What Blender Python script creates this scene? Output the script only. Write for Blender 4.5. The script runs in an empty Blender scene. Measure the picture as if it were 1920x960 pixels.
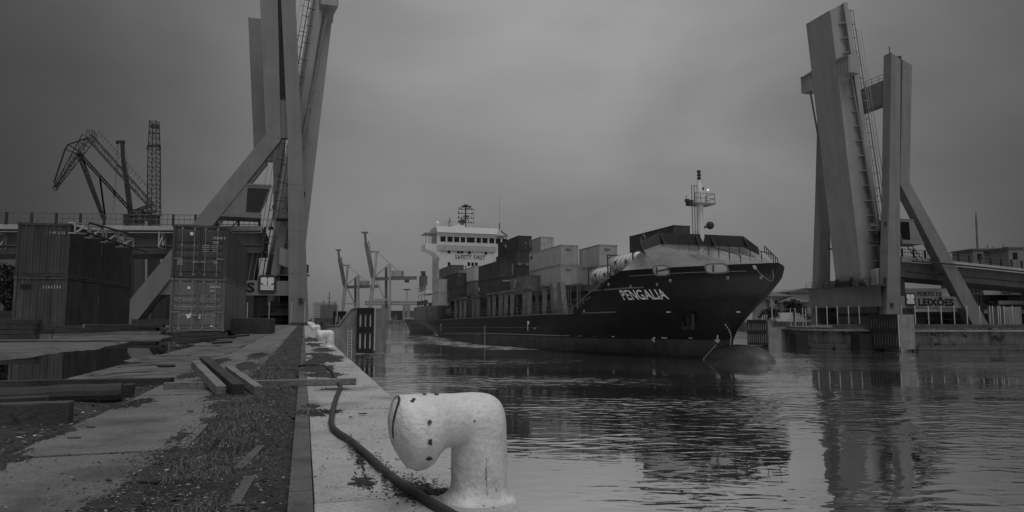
import bpy, bmesh, math, random
from mathutils import Vector as V, Matrix as Mx, noise as NZ
R = math.radians
random.seed(7)
SC = bpy.context.scene
COL = SC.collection

# ------------------------------------------------------------------ camera
CAMZ = .8; F = 1280.; TH = math.atan2(117., F)
cd = bpy.data.cameras.new('camera'); cam = bpy.data.objects.new('camera', cd); COL.objects.link(cam)
cam.location = (0, 0, CAMZ); cam.rotation_euler = (R(90) + TH, 0, 0)
cd.sensor_width = 36; cd.lens = F / 1920 * 36; cd.clip_start = .05; cd.clip_end = 20000
SC.camera = cam

# ------------------------------------------------------------------ sky (overcast), sun, exposure
SUN_EL, SUN_AZ = R(72), R(172)
w = bpy.data.worlds.new('World'); SC.world = w; w.use_nodes = True
nt = w.node_tree; nt.nodes.clear()
def wn(t, **k):
    n = nt.nodes.new(t)
    for a, b in k.items(): setattr(n, a, b)
    return n
def wl(a, b): nt.links.new(a, b)
def wmath(op, a, b=None, c=None):
    n = wn('ShaderNodeMath', operation=op)
    for i, x in enumerate((a, b, c)):
        if x is None: continue
        if isinstance(x, (int, float)): n.inputs[i].default_value = x
        else: wl(x, n.inputs[i])
    return n.outputs[0]
sky = wn('ShaderNodeTexSky', sky_type='NISHITA', sun_disc=False, sun_elevation=SUN_EL, sun_rotation=SUN_AZ)
sky.dust_density = 4
bw = wn('ShaderNodeRGBToBW'); wl(sky.outputs[0], bw.inputs[0])
tc = wn('ShaderNodeTexCoord')
sx_ = wn('ShaderNodeSeparateXYZ'); wl(tc.outputs['Generated'], sx_.inputs[0])
# brightest along the river and overhead, dimmed to either side as by lens vignetting
dx = wmath('ABSOLUTE', wmath('SUBTRACT', sx_.outputs[0], .075))
glow = wmath('EXPONENT', wmath('MULTIPLY', wmath('POWER', wmath('DIVIDE', dx, .51), 2.5), -1.))
el = wmath('MINIMUM', wmath('MAXIMUM', wmath('DIVIDE', sx_.outputs[2], .42), 0.), 1.)
elv = wmath('MULTIPLY_ADD', wmath('POWER', el, .8), .40, .59)
base = wmath('MULTIPLY', wmath('MULTIPLY_ADD', glow, 2.36, .20), elv)
mp = wn('ShaderNodeMapping'); wl(tc.outputs['Generated'], mp.inputs[0]); mp.inputs['Scale'].default_value = (1.3, 1.3, 2.2)
n1 = wn('ShaderNodeTexNoise'); wl(mp.outputs[0], n1.inputs[0]); n1.inputs['Scale'].default_value = 2.1; n1.inputs['Detail'].default_value = 4; n1.inputs['Roughness'].default_value = .45
n1.inputs['Distortion'].default_value = .4
mp2 = wn('ShaderNodeMapping'); wl(tc.outputs['Generated'], mp2.inputs[0]); mp2.inputs['Scale'].default_value = (1.6, 1.6, 11)
n2 = wn('ShaderNodeTexNoise'); wl(mp2.outputs[0], n2.inputs[0]); n2.inputs['Scale'].default_value = 1.7; n2.inputs['Detail'].default_value = 3
cl = wmath('MULTIPLY_ADD', n1.outputs[0], .95, .52)
cl2 = wmath('MULTIPLY_ADD', n2.outputs[0], .16, .92)
cloud = wmath('MULTIPLY', wmath('MULTIPLY', base, cl), cl2)
skym = wmath('MULTIPLY_ADD', bw.outputs[0], .03, cloud)
bg = wn('ShaderNodeBackground'); bg.inputs['Strength'].default_value = .12
wl(skym, bg.inputs['Color'])
wo = wn('ShaderNodeOutputWorld'); wl(bg.outputs[0], wo.inputs['Surface'])

sd = bpy.data.lights.new('sun', 'SUN'); sun = bpy.data.objects.new('sun', sd); COL.objects.link(sun)
sd.energy = 1.2; sd.angle = R(50); sd.color = (1, .995, .99)
sdir = V((math.sin(SUN_AZ) * math.cos(SUN_EL), math.cos(SUN_AZ) * math.cos(SUN_EL), math.sin(SUN_EL)))
sun.rotation_euler = sdir.to_track_quat('Z', 'Y').to_euler()
vs = SC.view_settings; vs.view_transform = 'Standard'; vs.look = 'None'; vs.gamma = 1; vs.exposure = 0.0

# ------------------------------------------------------------------ helpers
U = V((-.2904, .9569, 0)); W = V((.9569, .2904, 0))       # along / across the left quay
def Q(s, t, z=0.): return U * s + W * t + V((0, 0, z))
CAM = V((0, 0, CAMZ))
def ray(px, py):
    a = (px - 960) / F; b = (480 - py) / F
    return V((a, math.cos(TH) - b * math.sin(TH), math.sin(TH) + b * math.cos(TH)))
def at(px, py, Y):                                         # world point at depth Y
    r = ray(px, py); return CAM + r * (Y / r.y)
def gz(px, py, z=0.):                                      # world point on a level plane
    r = ray(px, py); return CAM + r * ((z - CAMZ) / r.z)
def on(px, py, o, n):
    r = ray(px, py); return CAM + r * ((o - CAM).dot(n) / r.dot(n))

class MB:
    def __init__(s, tf=None): s.v = []; s.f = []; s.mi = []; s.tf = tf
    def add(s, vs, fs, m=0):
        k = len(s.v)
        for p in vs:
            p = V(p); s.v.append(s.tf(p) if s.tf else p)
        for f in fs: s.f.append([i + k for i in f]); s.mi.append(m)
        return s
    def hexa(s, p, m=0):                                   # 8 points: bottom ring, top ring
        return s.add(p, [(3, 2, 1, 0), (4, 5, 6, 7), (0, 1, 5, 4), (1, 2, 6, 5), (2, 3, 7, 6), (3, 0, 4, 7)], m)
    def box(s, c, d, rz=0, m=0):
        c = V(c); x, y, z = d[0] / 2, d[1] / 2, d[2] / 2
        M = Mx.Rotation(rz, 3, 'Z')
        return s.hexa([c + M @ V(q) for q in ((-x, -y, -z), (x, -y, -z), (x, y, -z), (-x, y, -z), (-x, -y, z), (x, -y, z), (x, y, z), (-x, y, z))], m)
    def bb(s, a, b, m=0):                                  # box from min to max
        return s.box([(a[i] + b[i]) / 2 for i in range(3)], [abs(b[i] - a[i]) for i in range(3)], 0, m)
    def bar(s, a, b, w, h=None, up=(0, 0, 1), m=0):
        a, b = V(a), V(b); h = h or w; d = (b - a).normalized(); up = V(up)
        if abs(d.dot(up)) > .98: up = V((1, 0, 0)) if abs(d.x) < .9 else V((0, 1, 0))
        x = d.cross(up).normalized() * (w / 2); y = x.cross(d).normalized() * (h / 2)
        return s.hexa([a - x - y, a + x - y, a + x + y, a - x + y, b - x - y, b + x - y, b + x + y, b - x + y], m)
    def tube(s, pts, r, n=8, m=0):
        pts = [V(p) for p in pts]; L = len(pts); rs = r if isinstance(r, (list, tuple)) else [r] * L
        vs = []; prev = None
        for i, p in enumerate(pts):
            d = (pts[min(i + 1, L - 1)] - pts[max(i - 1, 0)]).normalized()
            if prev is None:
                x = d.cross(V((0, 0, 1)))
                if x.length < .05: x = d.cross(V((0, 1, 0)))
            else: x = prev - d * prev.dot(d)
            x.normalize(); y = d.cross(x); prev = x
            for k in range(n):
                a = 2 * math.pi * k / n; vs.append(p + (x * math.cos(a) + y * math.sin(a)) * rs[i])
        fs = [(i * n + k, i * n + (k + 1) % n, (i + 1) * n + (k + 1) % n, (i + 1) * n + k) for i in range(L - 1) for k in range(n)]
        fs += [tuple(range(n))[::-1], tuple((L - 1) * n + k for k in range(n))]
        return s.add(vs, fs, m)
    def prism(s, poly, off, m=0):
        poly = [V(p) for p in poly]; off = V(off); n = len(poly)
        fs = [tuple(range(n))[::-1], tuple(range(n, 2 * n))] + [(i, (i + 1) % n, n + (i + 1) % n, n + i) for i in range(n)]
        return s.add(poly + [p + off for p in poly], fs, m)
    def grid(s, rows, m=0):                                # rows of points
        n = len(rows[0]); vs = [p for r in rows for p in r]
        return s.add(vs, [(i * n + k, i * n + k + 1, (i + 1) * n + k + 1, (i + 1) * n + k) for i in range(len(rows) - 1) for k in range(n - 1)], m)
    def sphere(s, c, r, n=10, m=0):
        c = V(c); rr = V(r) if hasattr(r, '__len__') else V((r, r, r)); h = max(4, n // 2); vs = []
        for i in range(h + 1):
            a = math.pi * i / h
            for k in range(n):
                b = 2 * math.pi * k / n
                vs.append(c + V((rr.x * math.sin(a) * math.cos(b), rr.y * math.sin(a) * math.sin(b), rr.z * math.cos(a))))
        return s.add(vs, [(i * n + k, i * n + (k + 1) % n, (i + 1) * n + (k + 1) % n, (i + 1) * n + k) for i in range(h) for k in range(n)], m)
    def lattice(s, a, b, side, w0, w1, n, r=.1, cross=True):   # flat ladder truss between a and b
        a, b, side = V(a), V(b), V(side).normalized()
        L = lambda t, k: a.lerp(b, t) + side * (k * (w0 + (w1 - w0) * t) / 2)
        for k in (-1, 1): s.bar(L(0, k), L(1, k), r * 1.5)
        for i in range(n):
            t0, t1 = i / n, (i + 1) / n
            s.bar(L(t0, -1), L(t0, 1), r)
            if cross: s.bar(L(t0, -1 if i % 2 else 1), L(t1, 1 if i % 2 else -1), r * .8)
        s.bar(L(1, -1), L(1, 1), r)
        return s
    def tower(s, a, b, x, y, w0, w1, n, r=.1):             # four-sided lattice mast
        a, b, x, y = V(a), V(b), V(x).normalized(), V(y).normalized()
        for (p, q) in ((x, y), (-1 * x, y), (y, x), (-1 * y, x)):
            s.lattice(a + p * w0 / 2, b + p * w1 / 2, q, w0, w1, n, r)
        return s
    def mesh(s, name, mat, smooth=False, bevel=0, merge=False):
        me = bpy.data.meshes.new(name)
        me.from_pydata([tuple(p) for p in s.v], [], s.f)
        for m in (mat if isinstance(mat, (list, tuple)) else [mat]): me.materials.append(m)
        for i, p in enumerate(me.polygons): p.material_index = s.mi[i]
        b = bmesh.new(); b.from_mesh(me)
        if merge: bmesh.ops.remove_doubles(b, verts=b.verts, dist=1e-4)
        bmesh.ops.recalc_face_normals(b, faces=b.faces)
        if bevel: bmesh.ops.bevel(b, geom=b.edges[:], offset=bevel, segments=2, affect='EDGES', profile=.6)
        b.to_mesh(me); b.free()
        if smooth:
            for p in me.polygons: p.use_smooth = True
        return me
    def build(s, name, mat, parent=None, smooth=False, bevel=0, merge=False):
        return link(name, s.mesh(name, mat, smooth, bevel, merge), parent)
def link(name, me, parent=None):
    o = bpy.data.objects.new(name, me); COL.objects.link(o)
    if parent is not None: o.parent = parent
    return o
def tag(o, label=None, cat=None, group=None, kind=None):
    for k, x in (('label', label), ('category', cat), ('group', group), ('kind', kind)):
        if x: o[k] = x
    return o
def empty(name, loc=(0, 0, 0), rz=0, label=None, cat=None, group=None, M=None):
    o = bpy.data.objects.new(name, None); COL.objects.link(o); o.empty_display_size = .2
    if M is not None: o.matrix_world = M
    else: o.location = loc; o.rotation_euler = (0, 0, rz)
    return tag(o, label, cat, group)
KIDS = {}
def copy_tree(o, parent=None):
    c = o.copy(); COL.objects.link(c)
    if parent is not None: c.parent = parent
    for ch in o.children: copy_tree(ch, c)
    return c
def flat(mat_obj): return mat_obj
TXT = {}
def text(name, body, size, mat, M, parent=None, depth=.01, bold=0., sx=1., align='LEFT', space=1.):
    cu = bpy.data.curves.new('t', 'FONT'); cu.body = body; cu.size = size; cu.extrude = depth; cu.offset = bold
    cu.align_x = align; cu.resolution_u = 3; cu.space_character = space
    ob = bpy.data.objects.new('t', cu); COL.objects.link(ob)
    dg = bpy.context.evaluated_depsgraph_get()
    me = bpy.data.meshes.new_from_object(ob.evaluated_get(dg)); COL.objects.unlink(ob); bpy.data.objects.remove(ob)
    me.name = name; me.transform(Mx.Diagonal((sx, 1, 1, 1))); me.transform(M); me.materials.clear(); me.materials.append(mat)
    return link(name, me, parent)
def frame(o, x, y):                                        # matrix with given x, y axes
    x = V(x).normalized(); y = V(y).normalized(); z = x.cross(y)
    return Mx(((x.x, y.x, z.x, o[0]), (x.y, y.y, z.y, o[1]), (x.z, y.z, z.z, o[2]), (0, 0, 0, 1)))

# ------------------------------------------------------------------ materials (all grey: a black and white photograph)
def mat(name, col, rough=.7, var=.25, scale=2., bump=0., bscale=30., streak=0., spots=0., spotcol=.02, rvar=0., spec=.4, metal=0., bdist=.02, spotscale=6., sscale=3., grain=0., gscale=60., blot=0., blscale=.9):
    m = bpy.data.materials.new(name); m.use_nodes = True; t = m.node_tree; p = t.nodes['Principled BSDF']
    N = lambda k: t.nodes.new(k)
    def mm(op, a, b, c=None):
        n = N('ShaderNodeMath'); n.operation = op
        for i, x in enumerate((a, b, c)):
            if x is None: continue
            if isinstance(x, (int, float)): n.inputs[i].default_value = x
            else: t.links.new(x, n.inputs[i])
        return n.outputs[0]
    tcx = N('ShaderNodeTexCoord'); oi = N('ShaderNodeObjectInfo')
    off = N('ShaderNodeVectorMath'); off.operation = 'ADD'; t.links.new(tcx.outputs['Object'], off.inputs[0])
    t.links.new(mm('MULTIPLY', oi.outputs['Random'], 37.), off.inputs[1])
    def noi(sc, det=5, sv=(1, 1, 1), ro=.6):
        mpx = N('ShaderNodeMapping'); mpx.inputs['Scale'].default_value = sv; t.links.new(off.outputs[0], mpx.inputs[0])
        n = N('ShaderNodeTexNoise'); n.inputs['Scale'].default_value = sc; n.inputs['Detail'].default_value = det; n.inputs['Roughness'].default_value = ro
        t.links.new(mpx.outputs[0], n.inputs[0]); return n.outputs[0]
    f = mm('MULTIPLY_ADD', noi(scale, 8), 4 * var, 1 - 2 * var)
    if streak: f = mm('MULTIPLY', f, mm('MULTIPLY_ADD', noi(sscale, 4, (1, 1, .07)), 3 * streak, 1 - 1.5 * streak))
    c = mm('MULTIPLY', f, col); c = mm('MAXIMUM', c, col * .2)
    if grain: c = mm('MULTIPLY', c, mm('MULTIPLY_ADD', noi(gscale, 3, ro=.7), 4 * grain, 1 - 2 * grain))
    if blot:
        k = mm('MINIMUM', mm('MAXIMUM', mm('MULTIPLY_ADD', noi(blscale, 6, ro=.65), 7., -3.5), 0.), 1.); c = mm('MULTIPLY', c, mm('SUBTRACT', 1., mm('MULTIPLY', k, blot)))
    if spots:
        k = mm('SUBTRACT', noi(spotscale, 6, ro=.7), 1 - spots); k = mm('MULTIPLY', k, 18.)
        k = mm('MINIMUM', mm('MAXIMUM', k, 0.), 1.)
        c = mm('ADD', mm('MULTIPLY', c, mm('SUBTRACT', 1., k)), mm('MULTIPLY', k, spotcol))
    t.links.new(c, p.inputs['Base Color'])
    p.inputs['Roughness'].default_value = rough; p.inputs['Specular IOR Level'].default_value = spec; p.inputs['Metallic'].default_value = metal
    if rvar:
        r = mm('MULTIPLY_ADD', noi(scale * .6, 4), rvar * 3, rough - 1.5 * rvar); r = mm('MINIMUM', mm('MAXIMUM', r, .12), 1.); t.links.new(r, p.inputs['Roughness'])
    if bump:
        b = N('ShaderNodeBump'); b.inputs['Strength'].default_value = bump; b.inputs['Distance'].default_value = bdist
        t.links.new(noi(bscale, 6), b.inputs['Height']); t.links.new(b.outputs[0], p.inputs['Normal'])
    return m
def emit(name, col, s):
    m = bpy.data.materials.new(name); m.use_nodes = True; p = m.node_tree.nodes['Principled BSDF']
    p.inputs['Emission Color'].default_value = (col, col, col, 1); p.inputs['Emission Strength'].default_value = s
    return m
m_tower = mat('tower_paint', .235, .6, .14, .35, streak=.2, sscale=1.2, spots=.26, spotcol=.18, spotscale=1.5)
m_towerd = mat('tower_dark_and_shade', .10, .7, .2, .5, streak=.3)  # dark tower parts; painted shade on post slots, girder ends and abutments
m_leaf = mat('leaf_paint', .36, .6, .12, .3, streak=.18, sscale=1.)
m_steel = mat('grey_steel', .16, .6, .3, 1.5)
m_dsteel = mat('dark_steel', .045, .6, .3, 2.)
m_lsteel = mat('light_steel', .5, .55, .2, 1.5)
m_white = mat('ship_white', .78, .5, .08, .5, streak=.15)
m_hull = mat('hull_black', .010, .36, .4, .25, streak=.6, spec=.42, grain=.15, gscale=2.)
m_bulb = mat('bulb_paint', .10, .4, .35, .8, spots=.34, spotcol=.035, spotscale=2., grain=.3, gscale=6.)
m_boot = mat('hull_boot', .055, .5, .5, .6, streak=.4)
m_hullg = mat('hull_grey', .035, .5, .3, .3, streak=.4)
m_glass = mat('dark_glass', .012, .12, .1, 1., spec=.6)
m_black = mat('black_paint', .012, .6, .2, 2.)
m_mark = mat('white_marking', .85, .6, .1, 3.)
m_deck = mat('wet_deck_plate', .17, .15, .3, .8, rvar=.05, bump=.06, bscale=5., streak=0, spec=1.)
m_cdark = mat('container_dark', .065, .6, .3, .8, streak=.5, spots=.3, spotcol=.07)
m_cdark2 = mat('container_dark_worn', .08, .6, .35, .8, streak=.6, spots=.34, spotcol=.1)
m_cmid = mat('container_mid', .15, .6, .25, .8, streak=.45, spots=.27, spotcol=.04)
m_clight = mat('container_light', .42, .55, .12, .6, streak=.25, spots=.22, spotcol=.1)
m_cpale = mat('container_pale', .5, .55, .12, .6, streak=.2, spots=.22, spotcol=.12)
m_galv = mat('galvanised_bar', .28, .5, .25, 3.)
m_conc = mat('wet_concrete', .175, .5, .25, 1.3, bump=.7, bscale=55, spots=.33, spotcol=.045, spotscale=7., rvar=.16, spec=.5, bdist=.008, grain=.4, gscale=42., blot=.5)
m_conc2 = mat('coping_concrete', .43, .5, .2, 1.5, bump=.7, bscale=60, spots=.33, spotcol=.08, spotscale=8., rvar=.15, spec=.5, bdist=.008, grain=.35, gscale=46., blot=.4, blscale=1.3)
m_wall = mat('quay_wall', .12, .85, .5, .35, bump=.6, bscale=4, streak=.7, spots=.45, spotcol=.022, spotscale=1.0, bdist=.05, sscale=1.6, grain=.25, gscale=5.)
m_pier = mat('pier_concrete', .22, .85, .3, .7, bump=.4, bscale=6, spots=.34, spotcol=.06, spotscale=1.6, streak=.3, bdist=.03)
m_soil = mat('damp_soil', .05, .9, .45, 4., bump=.9, bscale=45, spots=.3, spotcol=.10, spotscale=28., bdist=.02, blot=.6, blscale=1.6)
m_margin = mat('muddy_margin', .04, .7, .45, 2.5, bump=.9, bscale=26, spots=.34, spotcol=.12, spotscale=9., rvar=.2, bdist=.02)
m_sand = mat('wet_sand', .135, .75, .35, .9, bump=.7, bscale=22, spots=.36, spotcol=.045, spotscale=2.6, rvar=.12, bdist=.02, grain=.35, gscale=14., blot=.5, blscale=.5)
m_rail = mat('rusty_rail', .11, .5, .3, 5., bump=.3, bscale=60, rvar=.12, grain=.3, gscale=30., blot=.4, blscale=3.)
m_wood = mat('weathered_timber', .21, .85, .35, 3., bump=.6, bscale=30, spots=.36, spotcol=.05, grain=.35, gscale=25.)
m_woodd = mat('dark_wet_timber', .05, .75, .4, 3., bump=.6, bscale=25, spots=.34, spotcol=.02)
m_rubber = mat('fender_rubber', .02, .75, .3, 2.)
m_hose = mat('hose_rubber', .045, .6, .25, 9., bump=.3, bscale=90)
m_boll = mat('bollard_paint', .80, .38, .16, 5., bump=.8, bscale=34, spots=.33, spotcol=.30, grain=.12, gscale=70., blot=.3, blscale=5., spotscale=9., streak=.1, sscale=6., bdist=.012)
m_grass = mat('grass_blades', .15, .7, .3, 20.)
m_leafs = mat('tree_leaves', .05, .8, .4, 2.)
m_bark = mat('tree_bark', .05, .9, .3, 3.)
m_plaster = mat('house_plaster', .42, .85, .2, .4, streak=.25)
m_roof = mat('roof_tiles', .13, .85, .25, 1.5)
m_build = mat('building_panel', .24, .8, .2, .4, streak=.25)
m_foam = mat('foam', .5, .9, .3, 1.)
# ================================================================== WATER
WZ = -3.05
def water_mat(name, murk, ripple, refl=1.12, pw=1.25, cap=.82):
    m = bpy.data.materials.new(name); m.use_nodes = True; t = m.node_tree; t.nodes.clear()
    N = lambda k: t.nodes.new(k); Lk = t.links.new
    def mm(op, a, b=None, c=None):
        n = N('ShaderNodeMath'); n.operation = op
        for i, x in enumerate((a, b, c)):
            if x is None: continue
            if isinstance(x, (int, float)): n.inputs[i].default_value = x
            else: Lk(x, n.inputs[i])
        return n.outputs[0]
    g = N('ShaderNodeNewGeometry')
    def noi(sc, sv, det=3, rot=0., ro=.5, dist=0.):
        mpx = N('ShaderNodeMapping'); mpx.inputs['Scale'].default_value = sv; mpx.inputs['Rotation'].default_value = (0, 0, rot); Lk(g.outputs['Position'], mpx.inputs[0])
        n = N('ShaderNodeTexNoise'); n.inputs['Scale'].default_value = sc; n.inputs['Detail'].default_value = det; n.inputs['Roughness'].default_value = ro; n.inputs['Distortion'].default_value = dist
        Lk(mpx.outputs[0], n.inputs[0]); return n.outputs[0]
    dif = N('ShaderNodeBsdfDiffuse'); dif.inputs['Color'].default_value = (murk, murk, murk, 1)
    glo = N('ShaderNodeBsdfGlossy'); glo.inputs['Color'].default_value = (.96, .96, .96, 1); glo.inputs['Roughness'].default_value = .015
    if ripple:
        h = mm('ADD', noi(1.15, (.75, 1.7, 1), 1, R(9), dist=.5), mm('MULTIPLY', noi(.23, (.7, 1.5, 1), 1, R(-12)), 1.6))
        h = mm('ADD', h, mm('MULTIPLY', noi(3.6, (.7, 1.5, 1), 1, R(4)), .16))
        calm = noi(.042, (.6, 1.5, 1), 3, R(15))                     # calm and ruffled patches
        k = mm('MINIMUM', mm('MAXIMUM', mm('MULTIPLY_ADD', calm, 5.5, -2.35), .06), 1.)
        b = N('ShaderNodeBump'); b.inputs['Strength'].default_value = 1; Lk(mm('MULTIPLY', k, ripple), b.inputs['Distance']); Lk(h, b.inputs['Height'])
        Lk(b.outputs[0], glo.inputs['Normal'])
    lw = N('ShaderNodeLayerWeight'); lw.inputs['Blend'].default_value = .5
    if ripple: Lk(b.outputs[0], lw.inputs['Normal'])
    fac = mm('MINIMUM', mm('MULTIPLY', mm('POWER', lw.outputs['Facing'], pw), refl), cap)
    mx = N('ShaderNodeMixShader'); Lk(fac, mx.inputs[0]); Lk(dif.outputs[0], mx.inputs[1]); Lk(glo.outputs[0], mx.inputs[2])
    o = N('ShaderNodeOutputMaterial'); Lk(mx.outputs[0], o.inputs['Surface'])
    return m
m_water = water_mat('harbour_water', .10, .12, 1.05, .40, .93)
m_puddle = water_mat('puddle_water', .03, .0015, 1.05, .8, .92)
wm = MB(); wm.add([(-4000, -300, WZ), (4000, -300, WZ), (4000, 6000, WZ), (-4000, 6000, WZ)], [(0, 1, 2, 3)])
tag(wm.build('water', m_water), kind='structure')

# ================================================================== LEFT QUAY
EDGE = .90
q = MB(); q.prism([Q(-6, -3.2, -.05), Q(-6, EDGE, -.05), Q(98, EDGE, -.05), Q(98, -3.2, -.05)], (0, 0, -5))
quay = tag(q.build('quay', m_wall), kind='structure')
def slab_row(t0, t1, s0, n, step, mtl, thick=.05, gap=.011, jit=.005):
    s = s0
    for i in range(n):
        dz = random.uniform(-jit, jit); b = MB()
        e = [random.uniform(-.006, .006) for _ in range(4)]
        b.prism([Q(s + gap, t0 + e[0], -thick + dz), Q(s + gap, t1 - gap + min(0, e[1]), -thick + dz), Q(s + step - gap, t1 - gap + min(0, e[2]), -thick + dz), Q(s + step - gap, t0 + e[3], -thick + dz)], (0, 0, thick))
        b.build('slab', mtl, quay, bevel=.006); s += step
    return s
se = slab_row(-1.62, -.66, -2.0, 10, 1.67, m_conc)
b = MB(); b.prism([Q(se + .01, -1.62, -.05), Q(se + .01, -.62, -.05), Q(98, -.62, -.05), Q(98, -1.62, -.05)], (0, 0, .05)); b.build('slab', m_conc, quay)
se = slab_row(.062, EDGE, -1.55, 10, 1.57, m_conc2)
while se < 50: se = slab_row(.062, EDGE, se, 1, 3.14, m_conc2)
b = MB(); b.prism([Q(se + .01, .062, -.05), Q(se + .01, EDGE, -.05), Q(98, EDGE, -.05), Q(98, .062, -.05)], (0, 0, .05)); b.build('slab', m_conc2, quay)
# steel strip along the coping, laid in lengths
s = -1.2
for i, L in enumerate((4.6, 2.9, 4.5, 6, 9, 12, 30)):
    b = MB(); b.prism([Q(s + .004, -.045, -.04), Q(s + .004, .0585, -.04), Q(s + L - .004, .0585, -.04), Q(s + L - .004, -.045, -.04)], (0, 0, .042)); b.build('rail_strip', m_rail, quay); s += L
b = MB()
for (s0, s1) in ((2.4, 3.75), (3.95, 4.62)):
    b.bar(Q(s0, -.31, -.012), Q(s1, -.235, -.012), .05, .05)
b.build('buried_rail', m_rail, quay)
# soil bed between the slabs
def soil_h(s, t):
    e = min(1, max(0, (-.045 - t) / .12)) * min(1, max(0, (t + .80) / .16))
    n = NZ.noise((s * 2.1, t * 3.1, 3)) * .022 + NZ.noise((s * 9, t * 9, 1)) * .009 + NZ.noise((s * 26, t * 26, 5)) * .006
    return -.028 + e * (.030 + n) + (0 if e else -.01)
rows = []; s = 1.6
while s < 96:
    rows.append([Q(s, t, soil_h(s, t)) for t in [-.82 + .775 * i / 34 for i in range(35)]]); s += .02 + s * .006
tag(MB().grid(rows).build('soil', m_soil, smooth=True), kind='structure')
# soil and litter patches lying on the coping and on the slab edge
def patch(c_s, c_t, rs, rt, h, seed):
    N1, N2 = 14, 56; vs = [Q(c_s, c_t, h * 1.0)]; fs = []
    for i in range(1, N1 + 1):
        for k in range(N2):
            a = 2 * math.pi * k / N2; rr = i / N1
            j = 1 + .5 * NZ.noise((math.cos(a) * 1.6 + seed, math.sin(a) * 1.6, seed)) + .4 * NZ.noise((math.cos(a) * 5, math.sin(a) * 5, seed)) + .3 * NZ.noise((math.cos(a) * 13, math.sin(a) * 13, seed))
            s_, t_ = c_s + rs * rr * j * math.cos(a), min(EDGE - .02, c_t + rt * rr * j * math.sin(a))
            z = h * (1 - rr ** 2) + .012 * NZ.noise((s_ * 24, t_ * 24, seed)) - .009 * rr
            vs.append(Q(s_, t_, z))
    fs += [(0, 1 + k, 1 + (k + 1) % N2) for k in range(N2)]
    fs += [(1 + i * N2 + k, 1 + (i + 1) * N2 + k, 1 + (i + 1) * N2 + (k + 1) % N2, 1 + i * N2 + (k + 1) % N2) for i in range(N1 - 1) for k in range(N2)]
    return vs, fs
dm = MB(); PATCHES = ((6.2, .1, .28, .22, .012), (3.5, .30, .20, .06, .010), (3.25, .52, .26, .13, .016), (3.0, .80, .12, .1, .014), (11.5, .25, 1.0, .34, .03), (14.2, .45, 1.5, .30, .035), (18.2, .5, 1.2, .26, .03), (22, .30, 1.6, .3, .03),
                       (28, .3, 3, .3, .03), (5.2, -.78, .5, .1, .012), (3.9, -.72, .5, .12, .012), (9.2, -.85, .7, .25, .014), (12.5, -.9, 1.4, .25, .02), (8.1, .35, .12, .2, .01), (3.0, -.78, .4, .14, .012), (16, -.95, 2.2, .22, .02), (4.6, -.72, .35, .13, .01), (5.9, -.70, .45, .12, .012), (6.9, -.70, .5, .14, .012), (7.7, -.75, .4, .2, .012), (3.4, -.74, .3, .16, .01), (6.6, .08, .2, .1, .01), (9.0, .2, .25, .2, .012), (10.2, .3, .5, .3, .02), (12.9, .2, .6, .2, .02), (16.2, .3, .8, .3, .02), (7.4, -1.5, .5, .14, .012), (5.6, -1.6, .6, .1, .012), (4.6, -1.6, .5, .12, .012), (11, -1.5, 1.0, .16, .014), (14, -1.5, 1.5, .2, .016), (4.15, .33, .5, .035, .008), (3.3, .47, .35, .04, .008))
for i, a in enumerate(PATCHES):
    dm.add(*patch(*a, i * 3.7))
dirt = tag(dm.build('dirt', m_soil, smooth=True), kind='stuff')

# ================================================================== YARD with puddles
def sm(a, b, x):
    x = max(0, min(1, (x - a) / (b - a))); return x * x * (3 - 2 * x)
def yard_h(s, t):
    n = NZ.noise((s * .16, t * .16, 0)); n2 = NZ.noise((s * .5, t * .5, 4)); n3 = NZ.noise((s * 1.7, t * 1.7, 8)); n4 = NZ.noise((s * 6, t * 6, 9))
    h = .028 * n + .022 * n2 + .014 * n3 + .006 * n4 + .005
    ss, tt = s + 1.1 * n2 + .5 * n3, t + .8 * n2 + .3 * n3
    p1 = sm(9.0, 9.9, s + .15 * n3) * (1 - sm(15.5, 17.2, ss + .28 * (tt + 6))) * (1 - sm(-1.95, -1.7, t))
    p2 = sm(9.0, 9.9, s) * (1 - sm(52, 60, ss)) * sm(-6.3, -5.7, tt + .05 * n) * (1 - sm(-2.05, -1.75, t + .2 * n3)) * (1 - .97 * sm(-.02, .16, NZ.noise((s * .33, t * .9, 21))) * sm(-3.9, -3.1, t) * sm(12.5, 14, s))
    p3 = sm(27.3, 28.6, ss) * (1 - sm(31, 33, ss)) * sm(-26, -20, tt) * (1 - sm(-7, -5, tt)) * .6
    p4 = sm(35, 37, ss) * (1 - sm(39, 41, ss)) * sm(-30, -22, tt) * (1 - sm(-12, -8, tt)) * .55
    p5 = sm(10, 11, ss) * (1 - sm(26, 29, ss)) * sm(-3.4, -2.9, tt) * (1 - sm(-1.85, -1.68, t + .15 * n3)) * (.45 + .9 * n2)
    h -= .15 * max(p1, p2, p3, p4, p5)
    h -= .03 * sm(-2.3, -1.75, t) * (1 - sm(8.6, 9.2, s))
    return h
rows = []; near = []; s = 1.5
while s < 150:
    ts = []; t = -1.615
    while t > -95: ts.append(t); t -= .045 + .030 * (-1.6 - t) * (1 if t > -12 else 2.2)
    (near if s < 9.4 else rows).append([Q(s, t, yard_h(s, t) - .004) for t in ts])
    if s < 9.4: near_last = near[-1]
    s += .035 + .011 * s
near.append(rows[0])
tag(MB().grid(rows).build('ground', m_sand, smooth=True), kind='structure'); tag(MB().grid(near).build('muddy_ground', m_margin, smooth=True), kind='structure')
pz = -.062
pm = MB(); pm.add([Q(8.6, -70, pz), Q(8.6, -1.64, pz), Q(66, -1.64, pz), Q(66, -70, pz)], [(0, 1, 2, 3)])
tag(pm.build('puddle', m_puddle), kind='structure')
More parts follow.
